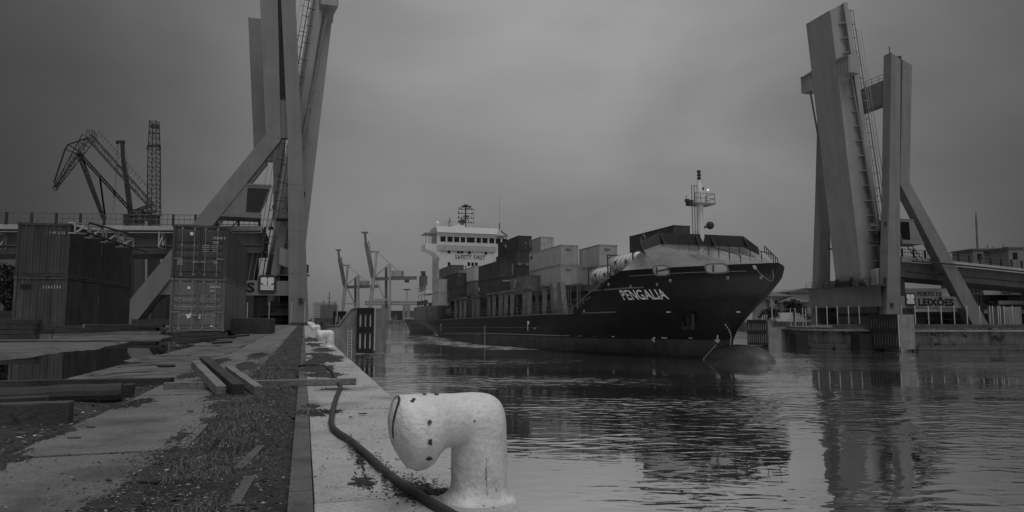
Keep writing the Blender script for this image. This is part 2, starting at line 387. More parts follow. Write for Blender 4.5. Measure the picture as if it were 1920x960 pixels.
g = MB(); g.prism([Q(-6, -140, -.35), Q(-6, -3.2, -.35), Q(98, -3.2, -.35), Q(98, -9, -.35), Q(108, -22, -.35), Q(330, -40, -.35), Q(330, -700, -.35), Q(-6, -700, -.35)], (0, 0, -4))
tag(g.build('left_bank', m_sand), kind='structure')

# ================================================================== loose litter, stones, grass
db = MB()
def shard(p, r, flatk=.4, mi=None):
    a = random.uniform(0, 6.28); x = V((math.cos(a), math.sin(a), random.uniform(-.25, .25))) * r * random.uniform(.6, 1.6); y = V((-math.sin(a), math.cos(a), random.uniform(-.2, .2))) * r * random.uniform(.35, .9); z = V((0, 0, r * flatk * random.uniform(.5, 1.4)))
    db.add([p - x, p + y, p + x, p - y * .8, p + z], [(0, 1, 4), (1, 2, 4), (2, 3, 4), (3, 0, 4), (3, 2, 1, 0)], mi if mi is not None else random.choice((0, 0, 0, 0, 0, 0, 0, 1, 1, 1, 1, 2)) if r > .006 else random.choice((0, 0, 1)))
for i in range(15000):
    s = 2.5 + 16 * random.random() ** 1.7; t = random.gauss(-.5, .26)
    if t > -.05 or t < -1.2: continue
    if t < -.82 and random.random() < .55: continue
    shard(Q(s, t, max(soil_h(s, t) if t > -.8 else .001, .001) if t < -.66 else soil_h(s, t)), random.uniform(.004, .013))
for i in range(900):
    s = 2.5 + 14 * random.random() ** 1.5; t = random.uniform(.07, .85)
    shard(Q(s, t, .001), random.uniform(.003, .009))
for i in range(500):
    s = 2.5 + 14 * random.random() ** 1.5; t = random.uniform(-1.6, -.66)
    shard(Q(s, t, .001), random.uniform(.003, .010))
for (cs, ct, rs, rt, n) in ((6.2, .12, .25, .18, 160), (3.3, .52, .25, .12, 320), (11.5, .25, .9, .3, 200), (14.2, .45, 1.3, .26, 200), (18.3, .5, 1.1, .2, 120), (3.02, .80, .1, .09, 90), (3.6, .42, .5, .05, 200), (4.4, .3, .4, .03, 140)):
    for i in range(n):
        s, t = random.gauss(cs, rs * .5), random.gauss(ct, rt * .5)
        if t < EDGE - .02: shard(Q(s, t, .012), random.uniform(.004, .012))
for k in range(-2, 12):                                      # grit caught in the joints
    for i in range(46):
        s = -2.0 + 1.67 * k + random.gauss(0, .018); t = random.uniform(-1.6, -.68)
        if 2.4 < s < 15: shard(Q(s, t, .0), random.uniform(.003, .010))
        s = -1.55 + 1.57 * k + random.gauss(0, .012); t = random.uniform(.08, .88)
        if 2.4 < s < 15 and random.random() < .5: shard(Q(s, t, .0), random.uniform(.003, .007))
for (cs, ct, rs, rt, h_) in PATCHES:                        # crumbs round every patch of soil
    if cs > 19: continue
    for i in range(int(60 + 220 * min(1, rs * rt * 6))):
        a_ = random.uniform(0, 6.28); k = abs(random.gauss(.85, .35)); s, t = cs + rs * k * math.cos(a_), ct + rt * k * math.sin(a_)
        if t < EDGE - .03: shard(Q(s, t, .002 + max(0, h_ * (1 - k * k))), random.uniform(.003, .011))
for i in range(1500):                                       # leaf mould along the ragged left edge of the soil
    s = 2.6 + 12 * random.random() ** 1.4; shard(Q(s, random.gauss(-.72, .07), .003), random.uniform(.005, .014), .3)
for i in range(1500):                                       # dark fallen leaves and bark along the soil bed
    s = 2.6 + 9 * random.random() ** 1.3; t = random.choice((random.gauss(-.70, .05), random.gauss(-.62, .08), random.gauss(-.2, .1), random.gauss(-.45, .2)))
    if -.85 < t < -.06: shard(Q(s, t, max(.002, soil_h(s, t)) if t < -.66 else soil_h(s, t) + .003), random.uniform(.008, .019), .25, 0)
for i in range(2600):                                       # wet stony margin left of the slabs
    s = 3.2 + 8 * random.random(); t = -1.60 - 2.2 * random.random() ** 1.6
    shard(Q(s, t, yard_h(s, t)), random.uniform(.006, .028), .35)
m_lit = [mat('litter_dark', .028, .8, .3, 9.), mat('litter_grey', .12, .8, .3, 9.), mat('litter_pale', .38, .7, .3, 9.)]
tag(db.build('litter', m_lit), kind='stuff')
# pieces of litter that show singly
def litter(px, py, r, k, label, name='wood_chip', cat='wood chip', long=2.2):
    p = gz(px, py, .004); a = random.uniform(-.3, .3); b = MB()
    n = 7; ring = []
    for i in range(n):
        q_ = 2 * math.pi * i / n; ring.append(p + V((math.cos(q_) * r * long * random.uniform(.8, 1.1), math.sin(q_) * r * random.uniform(.7, 1.2), random.uniform(0, .004))))
    b.prism(ring, (0, 0, r * .5)); o = b.build(name, m_lit[k]); tag(o, label, cat); return o
litter(282, 907, .022, 0, 'dark charred wood scrap lying flat at the foot of the picture on the slab path', long=2.6)
litter(458, 801, .022, 2, 'pale torn scrap lying on the grass behind the old rail', 'paper_scrap', 'paper scrap', 1.6)
litter(357, 772, .020, 1, 'grey stone flake on the slab path near the timbers', 'stone_flake', 'stone', 1.6)
litter(312, 883, .011, 2, 'small crumpled pale scrap in the middle of the nearest slab', 'paper_scrap', 'paper scrap', 1.3)
litter(345, 826, .010, 2, 'small pale chip at the grass edge of the slab path', 'paper_scrap', 'paper scrap', 1.3)
litter(655, 861, .010, 2, 'pale shell chip on the coping left of the hose', 'shell', 'shell', 1.4)
litter(746, 861, .010, 2, 'pale splinter on the coping between hose and bollard', 'splinter', 'splinter', 2.2)
litter(680, 777, .014, 0, 'dark stick on the coping right of the hose bend', 'stick', 'stick', 2.8)
litter(657, 783, .012, 0, 'dark clod on the coping beside the hose bend', 'clod', 'clod of soil', 1.4)
litter(171, 802, .018, 1, 'grey rag at the left edge of the slab path', 'rag', 'rag', 1.9)
litter(204, 902, .012, 0, 'small dark clod on the nearest slab', 'clod', 'clod of soil', 1.4)
litter(140, 822, .020, 1, 'pale flat stone on the wet margin left of the path', 'stone_flake', 'stone', 2.4)
# grass: blades in tufts along the soil bed
gv = []; gf = []
def blade(p, h, lean, w):
    a = random.uniform(0, 6.28); d = V((math.cos(a), math.sin(a), 0)); n = V((-d.y, d.x, 0)) * w; k = len(gv)
    gv.extend([p - n, p + n, p + d * lean * .4 + V((0, 0, h * .6)) + n * .6, p + d * lean * .4 + V((0, 0, h * .6)) - n * .6, p + d * lean + V((0, 0, h))]); gf.extend([(k, k + 1, k + 2, k + 3), (k + 3, k + 2, k + 4)])
cl = []
for i in range(430):
    s = 2.6 + 11 * random.random() ** 1.35; t = random.gauss(-.44, .13)
    cl.append((s, t, 1.))
for i in range(170): cl.append((random.uniform(5.0, 7.6), random.gauss(-.47, .09), 1.25))
for i in range(90): cl.append((random.uniform(2.9, 4.4), random.gauss(-.52, .10), 1.1))
for i in range(240): cl.append((random.uniform(10, 32), random.gauss(-.34, .2), 1.3))
for i in range(90): cl.append((random.gauss(14.3, .5), random.gauss(.45, .14), 1.1))
for i in range(60): cl.append((random.gauss(18, .6), random.gauss(.5, .12), 1.))
for i in range(70): cl.append((random.gauss(8.3, .1), random.uniform(-.55, .0), 1.))
for (s, t, hs) in cl:
    if NZ.noise((s * 1.3, t * 4, 12)) < -.08 and s < 9: continue
    n = random.randint(14, 34)
    for j in range(n):
        ps, ptt = s + random.gauss(0, .045 + .004 * s), t + random.gauss(0, .035 + .003 * s)
        if -.048 < ptt < .06 and s < 10: continue
        z = soil_h(ps, ptt) if -.82 < ptt < -.045 else .0
        blade(Q(ps, ptt, z), random.uniform(.010, .036) * hs, random.uniform(.008, .04), random.uniform(.0008, .0014) * (1 + s * .12))
me = bpy.data.meshes.new('grass'); me.from_pydata([tuple(p) for p in gv], [], gf); me.materials.append(m_grass)
tag(link('grass', me), kind='stuff')

# ================================================================== BOLLARDS
def bollard_meshes():
    # local: x along the head (towards land), z up
    r = .128; pts = []; rad = []; oz = []
    H = .47; zc = H - .118                                    # axis of the arm
    prof = [(.392, .012), (.387, .055), (.374, .098), (.352, .130), (.322, .153), (.282, .163), (.245, .160), (.215, .150), (.193, .137), (.172, .125), (.15, .118), (.125, .116), (.118, .116)]
    n = 28; rings = []
    for (x, rr) in prof:
        cz = zc - max(0, rr - .118) * 1.0
        rings.append([V((x, rr * math.cos(2 * math.pi * k / n), cz + rr * math.sin(2 * math.pi * k / n))) for k in range(n)])
    px_, pz_ = .118, zc - .116                                # inner corner; the outer contour is a squarish rounded corner
    for i in range(1, 15):
        a = math.pi / 2 * i / 14; e_ = 2 / 4.2; ox, oz = px_ - .240 * abs(math.sin(a)) ** e_, pz_ + .233 * abs(math.cos(a)) ** e_
        c = V(((px_ + ox) / 2, 0, (pz_ + oz) / 2)); h_ = V((ox - px_, 0, oz - pz_)) * .5; rr = .116 + .006 * i / 14
        rings.append([c + V((0, 1, 0)) * (rr * math.cos(2 * math.pi * k / n)) + h_ * math.sin(2 * math.pi * k / n) for k in range(n)])
    for (z, rr) in ((.20, .1205), (.14, .1205), (.09, .121), (.06, .124), (.035, .134), (.018, .150), (.006, .166), (-.02, .17)):
        rings.append([V((-.002 - rr * math.sin(2 * math.pi * k / n), rr * math.cos(2 * math.pi * k / n), z)) for k in range(n)])
    mb = MB(); mb.grid([rg + [rg[0]] for rg in rings]); mb.add(rings[0], [tuple(range(n))])
    for v in mb.v:
        v += V((NZ.noise(v * 9), NZ.noise(v * 9 + V((5, 0, 0))), NZ.noise(v * 9 + V((9, 2, 0))))) * .0035
    return mb.mesh('bollard', m_boll, True, merge=True)
bm_ = bollard_meshes()
arm = -W                                                       # the head points inland
blabels = ['large white cast bollard with a chipped round head at the front of the quay', 'white bollard second from the front, alone on the coping before the slotted fender',
           'white bollard third along the quay, just behind the second one', 'small white bollard fourth along the quay near the fence', 'farthest small white bollard on the quay edge at the fence']
def bframe(s, t, ang=0):
    a = Mx.Rotation(ang, 3, 'Z') @ arm; p = Q(s, t, 0)
    return frame(p, a, V((0, 0, 1)).cross(a))
BM = bframe(3.04, .765, R(5)) @ Mx.Diagonal((1.03, 1.06, 1, 1))
for i, s in enumerate((3.02, 20.2, 37.2, 54.2, 71.)):
    if i == 0:
        o = link('bollard', bm_); o.matrix_world = BM
        # chipped spots, painted ring mark and rust lines on the near bollard
        for (x, ang, r) in ((.262, 22, .0085), (.262, -6, .0105), (.258, -34, .0125), (.06, 4, .004), (.315, 62, .008), (.305, 66, .007), (.20, 80, .010), (.25, 84, .008)):
            rr = {.06: .1172}.get(x, None)
            if rr is None:
                pr = [(.392, .012), (.387, .055), (.374, .098), (.352, .130), (.322, .153), (.282, .163), (.245, .160), (.215, .150), (.193, .137)]
                for (xa, ra), (xb, rb) in zip(pr, pr[1:]):
                    if xb <= x <= xa: rr = ra + (rb - ra) * (x - xa) / (xb - xa)
            cz = .352 - max(0, rr - .118); q_ = R(ang)
            nrm = V((0, math.cos(q_), math.sin(q_))); c = V((x, rr * math.cos(q_), cz + rr * math.sin(q_)))
            tx = V((1, 0, 0)); ty = nrm.cross(tx); ring = []
            for k in range(12):
                g_ = 2 * math.pi * k / 12; j = random.uniform(.5, 1.35); ring.append(c + tx * (math.cos(g_) * r * j) + ty * (math.sin(g_) * r * j) + nrm * .001)
            sp = MB(); sp.prism(ring, nrm * .0025); sp.build('paint_chip', m_woodd, o)
        pr = [(.0, .393), (.055, .387), (.098, .374), (.130, .352), (.153, .322), (.163, .28)]
        def cap(ang, rr):                                     # point on the rounded head
            for (ra, xa), (rb, xb) in zip(pr, pr[1:]):
                if ra <= rr <= rb: xx = xa + (xb - xa) * (rr - ra) / (rb - ra)
            return V((xx + .003, rr * math.cos(ang), .352 - max(0, rr - .118) + rr * math.sin(ang)))
        mk_ = MB()
        for path in ([(.015, .122), (.045, .112), (.062, .085), (.060, .05), (.054, .01), (.048, -.03), (.044, -.065)], [(.015, .122), (-.012, .10), (-.03, .065), (-.034, .02), (-.032, -.02)]):
            rows = []
            for (ya, za), (yb, zb) in zip(path, path[1:]):
                for j in range(4):
                    y_, z_ = ya + (yb - ya) * j / 4, za + (zb - za) * j / 4; d_ = math.hypot(yb - ya, zb - za); ny, nz = (zb - za) / d_, -(yb - ya) / d_
                    rows.append([cap(math.atan2(z_ + nz * k, y_ + ny * k), math.hypot(y_ + ny * k, z_ + nz * k)) for k in (-.006, 0, .006)])
            mk_.grid(rows)
        mk_.build('number_mark', m_dsteel, o)
        rs = MB()
        for (a0, z0, z1, wd) in ((4, .20, .05, .0016), (6, .16, .11, .0018), (-16, .08, .05, .0016)):
            q_ = R(a0); nrm = V((math.sin(q_), math.cos(q_), 0)); c = V((-.002, 0, 0)); tdir = V((math.cos(q_), -math.sin(q_), 0))
            rows = []
            for i2 in range(7):
                z = z0 + (z1 - z0) * i2 / 6; rr = .1215 + (.004 if z < .07 else 0) + (.012 if z < .05 else 0); ww = wd * random.uniform(.4, 1)
                rows.append([c + nrm * rr - tdir * ww + V((0, 0, z)), c + nrm * rr + tdir * ww + V((0, 0, z))])
            rs.grid(rows)
        rs.build('rust_streak', m_rail, o)
    else:
        o = link('bollard', bm_); o.matrix_world = bframe(s, .72, R(10))
    tag(o, blabels[i], 'bollard', 'white bollards along the left quay edge')

# ================================================================== HOSE
hp = [(-.06, 11.9), (.12, 12.1), (.33, 11.6), (.41, 10.6), (.42, 9.4), (.415, 8.75), (.425, 8.2), (.355, 7.4), (.29, 6.6), (.235, 5.75), (.215, 5.25), (.245, 4.9), (.30, 4.6), (.345, 4.25), (.38, 3.95), (.415, 3.62), (.455, 3.35), (.505, 3.08), (.56, 2.85), (.63, 2.55)]
def catmull(P, n):
    out = []
    for i in range(len(P) - 1):
        p0, p1, p2, p3 = P[max(i - 1, 0)], P[i], P[i + 1], P[min(i + 2, len(P) - 1)]
        for j in range(n):
            t = j / n; out.append(.5 * ((2 * p1) + (p2 - p0) * t + (2 * p0 - 5 * p1 + 4 * p2 - p3) * t * t + (3 * p1 - p0 - 3 * p2 + p3) * t ** 3))
    return out + [P[-1]]
hs = catmull([Q(s, t, .022) for t, s in hp], 8)
tag(MB().tube(hs, .0215, 12).build('hose', m_hose, smooth=True), 'dark rubber hose snaking along the coping past the near bollard', 'hose')

# ================================================================== TIMBERS on the quay
def timber(a, b, w, h, mt, label, name='timber', cat='timber', taper=0, up=(0, 0, 1), group=None, bevel=.006):
    a, b = V(a), V(b); mb = MB(); n = 8
    d = (b - a).normalized(); x = d.cross(V(up)).normalized(); y = x.cross(d).normalized(); rows = []
    for i in range(n + 1):
        p = a.lerp(b, i / n); ww, hh = w * (1 - taper * i / n), h
        j = lambda k: (NZ.noise((i * .7 + a.x * 3, k, a.y)) * .05)
        rows.append([p + x * ww * (-.5 + j(1)) + y * hh * (0 + j(2) * .4), p + x * ww * (.5 + j(3)) + y * hh * (0 + j(4) * .4), p + x * ww * (.5 + j(5)) + y * hh * (1 + j(6)), p + x * ww * (-.5 + j(7)) + y * hh * (1 + j(8))])
    mb.grid([r_ + [r_[0]] for r_ in rows]); mb.add(rows[0], [(0, 1, 2, 3)]); mb.add(rows[-1], [(3, 2, 1, 0)])
    o = mb.build(name, mt, bevel=bevel, merge=True); return tag(o, label, cat, group)
timber(Q(8.66, -1.5, .002), Q(8.62, .63, .002), .09, .072, m_wood, 'long grey plank laid across the quay path under the three timbers', 'plank', 'plank')
timber(at(414, 741.5, 7.2) + V((0, 0, .0)), at(366, 690, 8.95), .098, .10, m_wood, 'worn grey squared timber, leftmost of three lying on the plank')
timber(at(446, 741, 7.22), at(382, 684, 9.4), .115, .115, m_woodd, 'dark thick squared timber in the middle of three lying on the plank')
timber(at(485, 741, 7.22), at(428, 698, 9.1), .088, .09, m_wood, 'pale narrow squared timber, rightmost of three lying on the plank')
timber(Q(9.85, -4.3, -.05), Q(9.30, -1.52, -.02), .14, .10, m_woodd, 'long dark beam lying along the near edge of the puddle', 'beam', 'beam')
lg = MB(); P0, P1 = Q(7.72, -3.6, .03), Q(7.86, -1.74, .045); pts = [P0.lerp(P1, i / 10) + V((0, 0, .012 * NZ.noise((i * .6, 1, 2)))) for i in range(11)]
lg.tube(pts, [.105 + .012 * NZ.noise((i * .9, 4, 4)) for i in range(11)], 14)
tag(lg.build('log', m_woodd, smooth=False), 'thick dark rough log lying left of the path behind the concrete curb', 'log')
timber(Q(8.25, -3.6, -.03), Q(8.4, -1.75, -.03), .16, .12, m_woodd, 'dark soaked beam half hidden behind the thick log', 'beam', 'beam')
timber(Q(7.25, -3.4, -.02), Q(7.45, -2.25, -.02), .16, .10, m_woodd, 'black rotten plank lying in front of the thick log', 'plank', 'plank')
cb = MB(); a, b_ = Q(6.22, -3.3, -.03), Q(6.25, -1.735, -.03); cb.bar(a + V((0, 0, .09)), b_ + V((0, 0, .09)), .13, .18)
tag(cb.build('concrete_curb', mat('curb_concrete', .085, .8, .4, 4., bump=.6, bscale=30, spots=.4, spotcol=.03), bevel=.012), 'broken concrete curb piece lying at the left edge', 'curb')
# ================================================================== SHIPPING CONTAINERS
CT = {}
def corr(L, H, pitch, dep, flip=1):                          # corrugated wall in the x-z plane, depth along y
    n = max(3, round(L / pitch)); xs = []; p = L / n
    for i in range(n):
        x = -L / 2 + i * p; xs += [(x, 0), (x + p * .34, 0), (x + p * .5, dep), (x + p * .84, dep)]
    xs.append((L / 2, 0)); mb = MB(); mb.grid([[V((x, y * flip, 0)) for x, y in xs], [V((x, y * flip, H)) for x, y in xs]]); return mb
def container_meshes(L, H, mt, door=False, mtd=None, pitch=.28, epitch=.28):
    key = (L, H, mt.name, door, mtd.name if mtd else '', epitch)
    if key in CT: return CT[key]
    Wd = 2.44; e = .11; out = []
    f = MB()
    for x in (-L / 2 + e / 2, L / 2 - e / 2):
        for y in (-Wd / 2 + e / 2, Wd / 2 - e / 2):
            f.box((x, y, H / 2), (e, e, H - .24))
            for z in (.06, H - .06): f.box((x, y, z), (.18, .165, .12))
        for z in (.075, H - .07): f.box((x, 0, z), (e * .9, Wd - .33, .12))
    for y in (-Wd / 2 + .045, Wd / 2 - .045):
        for z in (.085, H - .05): f.box((0, y, z), (L - .36, .07, .13 if z < 1 else .08))
    out.append(('frame', f.mesh('frame', mt), ()))
    h = H - .28
    s1 = corr(L - 2 * e, h, pitch, .04, 1); s1.v = [v + V((0, -Wd / 2 + .02, .16)) for v in s1.v]; out.append(('side_panel', s1.mesh('side_panel', mt), ()))
    s2 = corr(L - 2 * e, h, pitch, .04, -1); s2.v = [v + V((0, Wd / 2 - .02, .16)) for v in s2.v]; out.append(('side_panel', s2.mesh('side_panel', mt), ()))
    rf = MB(); rf.bb((-L / 2 + .1, -Wd / 2 + .09, H - .085), (L / 2 - .1, Wd / 2 - .09, H - .035)); out.append(('roof', rf.mesh('roof', mt), ()))
    fl = MB(); fl.bb((-L / 2 + .1, -Wd / 2 + .09, .1), (L / 2 - .1, Wd / 2 - .09, .16)); out.append(('floor_panel', fl.mesh('floor_panel', mt), ()))
    for sgn in (1, -1):                                       # +x plain end, -x plain end or doors
        if sgn == -1 and door:
            for k in (-1, 1):
                d = MB(); yc = k * (Wd / 2 - e) / 2; wd = Wd / 2 - e - .012; x0 = -L / 2 + .05
                d.bb((x0, yc - wd / 2, .15), (x0 + .05, yc + wd / 2, H - .14))
                zz = [.15 + (H - .29) * q_ for q_ in (.10, .22, .28, .42, .47, .57, .62, .72, .78, .90)]
                for za, zb in ((.06, .30), (.36, .47), (.53, .62), (.68, .95)):
                    a_, b_ = .15 + (H - .29) * za, .15 + (H - .29) * zb
                    y0, y1 = yc - wd / 2 + .06, yc + wd / 2 - .06
                    d.hexa([(x0 - .002, y0, a_), (x0 - .002, y1, a_), (x0, y1, a_), (x0, y0, a_), (x0 - .002, y0, b_), (x0 - .002, y1, b_), (x0, y1, b_), (x0, y0, b_)])
                    d.v[-8] += V((-.03, .03, .04)); d.v[-7] += V((-.03, -.03, .04)); d.v[-4] += V((-.03, .03, -.04)); d.v[-3] += V((-.03, -.03, -.04))
                subs = []
                for q_ in (.28, .78):
                    y = yc - wd / 2 + wd * (q_ if k == -1 else 1 - q_) ; lb = MB(); lb.tube([(x0 - .06, y, .1), (x0 - .06, y, H - .1)], .019, 6)
                    for z in (.16, .75, H * .62, H - .2): lb.box((x0 - .04, y, z), (.05, .10, .075))
                    subs.append(('locking_bar', lb.mesh('locking_bar', m_galv)))
                    hb_ = MB(); z = .95 if q_ < .5 else .78; hb_.bar((x0 - .075, y, z), (x0 - .075, y + k * .30 * (1 if q_ < .5 else -1), z - .01), .03, .05); subs.append(('handle', hb_.mesh('handle', m_galv)))
                out.append(('door', d.mesh('door', mtd or mt), subs))
        else:
            ep = corr(Wd - 2 * e, h, epitch, .04, 1); ep.v = [V((sgn * (L / 2 - .03) - sgn * v.y, v.x, v.z + .16)) for v in ep.v]
            out.append(('end_panel', ep.mesh('end_panel', mt), ()))
    CT[key] = out; return out
def container(L, H, mt, M, label, group, door=False, mtd=None, epitch=.28):
    o = empty('shipping_container', M=M, label=label, cat='container', group=group)
    for n, me, subs in container_meshes(L, H, mt, door, mtd, .28, epitch):
        c = link(n, me, o)
        for sn, sm_ in subs: link(sn, sm_, c)
    return o
def ymat(p, yaw):                                             # container frame: x runs away along the yaw direction
    d = V((math.sin(yaw), math.cos(yaw), 0)); return frame(p, d, V((-d.y, d.x, 0)))
def yard_stack(fr, yaw, H, specs, gap, group, z0):
    d = V((math.sin(yaw), math.cos(yaw), 0)); r = V((math.cos(yaw), -math.sin(yaw), 0)); obs = []
    for (row, tier, mt, door, mtd, label, ep) in specs:
        p = V(fr) + d * (3.03 + row * (6.06 + gap)) - r * 1.22; p.z = z0 + tier * (H + .005)
        obs.append(container(6.06, H, mt, ymat(p, yaw), label, group, door, mtd, ep))
    return obs
gR = 'containers stacked by the tower foot'; gL = 'containers stacked at the left of the yard'
cr = yard_stack((-14.11, 33.59, 0), R(-16.7), 2.59, [
    (0, 0, m_cmid, True, m_cmid, 'grey container with scuffed double doors, bottom front of the stack by the tower', .28),
    (0, 1, m_cdark, True, m_cdark, 'dark container with double doors, top front of the stack by the tower', .28),
    (1, 0, m_cmid, False, None, 'grey container at the bottom rear of the stack by the tower', .28),
    (1, 1, m_cdark, False, None, 'dark container at the top rear of the stack by the tower', .28)], .12, gR, .17)
cl_ = yard_stack((-23.6, 36.2, 0), R(-15.2), 2.84, [
    (0, 0, m_cdark2, False, None, 'streaky worn container at the bottom front of the leftmost stack', .3),
    (0, 1, m_cdark, False, None, 'dark container with ribbed end, top front of the leftmost stack', .3),
    (1, 0, m_cdark, False, None, 'dark container at the bottom rear of the leftmost stack, scratched near its corner', .28),
    (1, 1, m_cdark, False, None, 'dark container at the top rear of the leftmost stack', .28)], .10, gL, .16)
XE = -3.03
def end_text(o, body, y, z, size, mt=m_mark, name='number_marking', bold=.0, sx=.8, x=None, space=1.1):  # writing on the near end
    M = frame((x if x else XE + .008, y, z), (0, -1, 0), (0, 0, 1)); return text(name, body, size, mt, M, o, .004, bold, sx, 'LEFT', space)
end_text(cr[1], '312143 2', -.58, 1.92, .17, x=XE - .02); end_text(cr[1], '22C1', -.58, 1.70, .15, x=XE - .02)
end_text(cr[0], '320526 0', -.52, 2.12, .15, x=XE - .02); end_text(cr[0], '22G1', -.52, 1.93, .13, x=XE - .02)
for k, o in enumerate((cr[0], cr[1])):                        # weight table, stickers on the doors
    b = MB()
    for i in range(4):
        b.bb((XE + .005, -.42, 1.28 + .1 * i + .12 * (1 - k)), (XE + .012, -.12, 1.325 + .1 * i + .12 * (1 - k)))
        b.bb((XE + .005, -.78, 1.28 + .1 * i + .12 * (1 - k)), (XE + .012, -.56, 1.325 + .1 * i + .12 * (1 - k)))
    b.build('weight_table', m_galv, o)
b = MB(); b.bb((XE, .32, 2.08), (XE + .012, .46, 2.24)); b.build('sticker', m_mark, cr[1]); b = MB(); b.bb((XE, .74, .62), (XE + .012, .98, .92)); b.build('sticker', m_galv, cr[1])
b = MB(); b.prism([(XE + .01, -.62, .86), (XE + .01, -.78, .86), (XE + .01, -.74, .74), (XE + .01, -.70, .62), (XE + .01, -.66, .74)], (-.008, 0, 0)); b.build('sticker', m_galv, cr[1])
b = MB(); b.bb((XE, .36, 2.05), (XE + .012, .48, 2.18)); b.build('sticker', m_mark, cr[0]); b = MB(); b.prism([(XE + .01, .42, .62), (XE + .01, .30, .68), (XE + .01, .24, .82), (XE + .01, .30, .9), (XE + .01, .38, .80), (XE + .01, .50, .86), (XE + .01, .46, .72)], (-.008, 0, 0)); b.build('torn_label', m_mark, cr[0])
b = MB(); b.bb((XE, -.16, .62), (XE + .012, -.07, .82)); b.build('sticker', m_mark, cr[0]); b = MB(); b.bb((XE, -.72, .22), (XE + .012, -.60, .28)); b.build('sticker', m_mark, cr[0])
end_text(cl_[1], '1 41 2 53', -.25, 2.26, .20, x=XE - .012, sx=.62, space=1.5); end_text(cl_[0], '3 2 6 5 2 8 0', -.10, 2.22, .20, x=XE - .012, sx=.6, space=1.3)
b = MB(); b.bb((XE - .012, .45, 2.2), (XE - .008, .92, 2.42)); b.build('painted_patch', m_black, cl_[0])
for o, (xx, zz) in ((cl_[0], (2.3, 1.9)), (cl_[2], (2.55, 1.9)), (cl_[1], (2.4, 2.2)), (cl_[3], (2.6, 2.2))):
    b = MB()
    for i in range(5): b.bb((xx - .12 + random.uniform(-.05, .05), -1.225, zz - i * .14), (xx + .08, -1.218, zz - i * .14 + .06))
    b.build('side_marking', m_galv, o)
for o in cr + cl_:                                            # dunnage under the bottom tier stands on its own
    pass
def dunn(M, zt, label, grp):
    for i, x in enumerate((-2.9, 2.9)):
        p = M @ V((x, 0, 0)); d = (M @ V((x, 1, 0)) - p); mb = MB(); a = p - d * 1.4; b = p + d * 1.4; a.z = b.z = zt / 2 - .05
        mb.bar(a, b, .2, zt + .08); o = mb.build('dunnage_beam', m_woodd); tag(o, label[i], 'beam', grp)
dunn(cr[0].matrix_world, .15, ['dark beam under the doors of the grey scuffed container', 'dark beam under the far end of the grey scuffed container'], 'beams under the containers')
dunn(cl_[0].matrix_world, .14, ['dark beam under the ribbed end of the streaky worn container', 'dark beam under the far end of the streaky worn container'], 'beams under the containers')

# timber piles: every piece lies on its own
def pile(px, py, Y, n, L, az, label, grp, mt, w=.2, cols=2, hk=.75):
    base = at(px, py, Y); base.z = .02; d = V((math.cos(az), math.sin(az), 0)); nrm = V((-d.y, d.x, 0)); i = 0; tier = 0
    while i < n:
        for c in range(cols):
            if i >= n: break
            a = base + nrm * (c * (w + .05)) + V((0, 0, tier * (w * hk + .01))) + d * random.uniform(-.25, .25); j = random.uniform(-.05, .05); dd = V((d.x - d.y * j, d.y + d.x * j, 0))
            lay = ['bottom', 'second', 'third', 'fourth', 'fifth', 'sixth', 'seventh', 'top'][tier] + ' layer' + ((', near side', ', far side', ', farthest side')[c] if cols > 1 else '')
            timber(a - dd * L / 2, a + dd * L / 2, w, w * hk, mt if random.random() < .7 else m_woodd, label + ', ' + lay, 'timber', 'timber', 0, group=grp, bevel=.008); i += 1
        tier += 1
pile(140, 617, 34.5, 6, 3.4, R(12), 'squared timber, heap before the streaky ribbed end', 'timber heap before the streaky container', m_wood, .22, 2, .6)
pile(226, 619, 33.5, 6, 3.9, R(-3), 'pale timber, low pile beside the leftmost stack', 'pale timber pile by the container side', m_wood, .26, 2, .6)
pile(20, 640, 25.5, 8, 1.9, R(6), 'short dark timber, stack at the left edge', 'dark timber stack at the left edge', m_woodd, .24, 2)
pile(62, 634, 26.5, 2, 1.0, R(15), 'short stub right of the dark stack', 'timber stubs by the dark stack', m_wood, .24, 1)
pile(20, 600, 42., 4, 4.0, R(3), 'far dark timber left of the containers', 'far timbers left of the containers', m_woodd, .4, 1)
pile(294, 612, 43., 2, 4.4, R(0), 'pale plank between the two stacks', 'planks between the container stacks', m_wood, .26, 1, .5)
for (xa, ya, xb, yb, w_, h_, lab) in ((332, 634, 402, 631, .12, .08, 'long dark plank closest to the scuffed container doors'), (345, 638, 440, 634, .14, .06, 'dark plank second from the scuffed container doors'), (322, 641, 372, 640, .16, .10, 'short dark beam at the puddle edge below the scuffed doors'), (392, 636, 466, 630, .12, .07, 'thin board reaching from the scuffed doors towards the barrier block'), (400, 645, 432, 643, .14, .06, 'short board stub lying farthest in front of the scuffed doors')):
    timber(gz(xa, ya, .02), gz(xb, yb, .02), w_, h_, m_woodd, lab, 'plank', 'plank', group='planks before the container doors')
# stick standing in the puddle and tyre-like hoop
for (px, py, Y, r) in ((312, 690, 11.6, .055),):
    b = MB(); p = gz(px, 688, -.05); pts = [p + V((math.cos(a) * .13, math.sin(a) * .10, .015)) for a in [2 * math.pi * i / 16 for i in range(17)]]
    b.tube(pts, .022, 8); tag(b.build('rubber_ring', m_rubber, smooth=True), 'dark rubber ring lying in the puddle', 'rubber ring')
# concrete barrier block
b = MB(); a, c = at(438, 622, 36.6), at(511, 621, 36.6); a.z = c.z = .40; b.bar(a, c, .8, .82)
tag(b.build('barrier_block', mat('old_concrete', .07, .9, .4, 1.2, bump=.6, bscale=9, spots=.4, spotcol=.02, bdist=.03), bevel=.04), 'dark mossy concrete block at the end of the path beside the containers', 'concrete block')

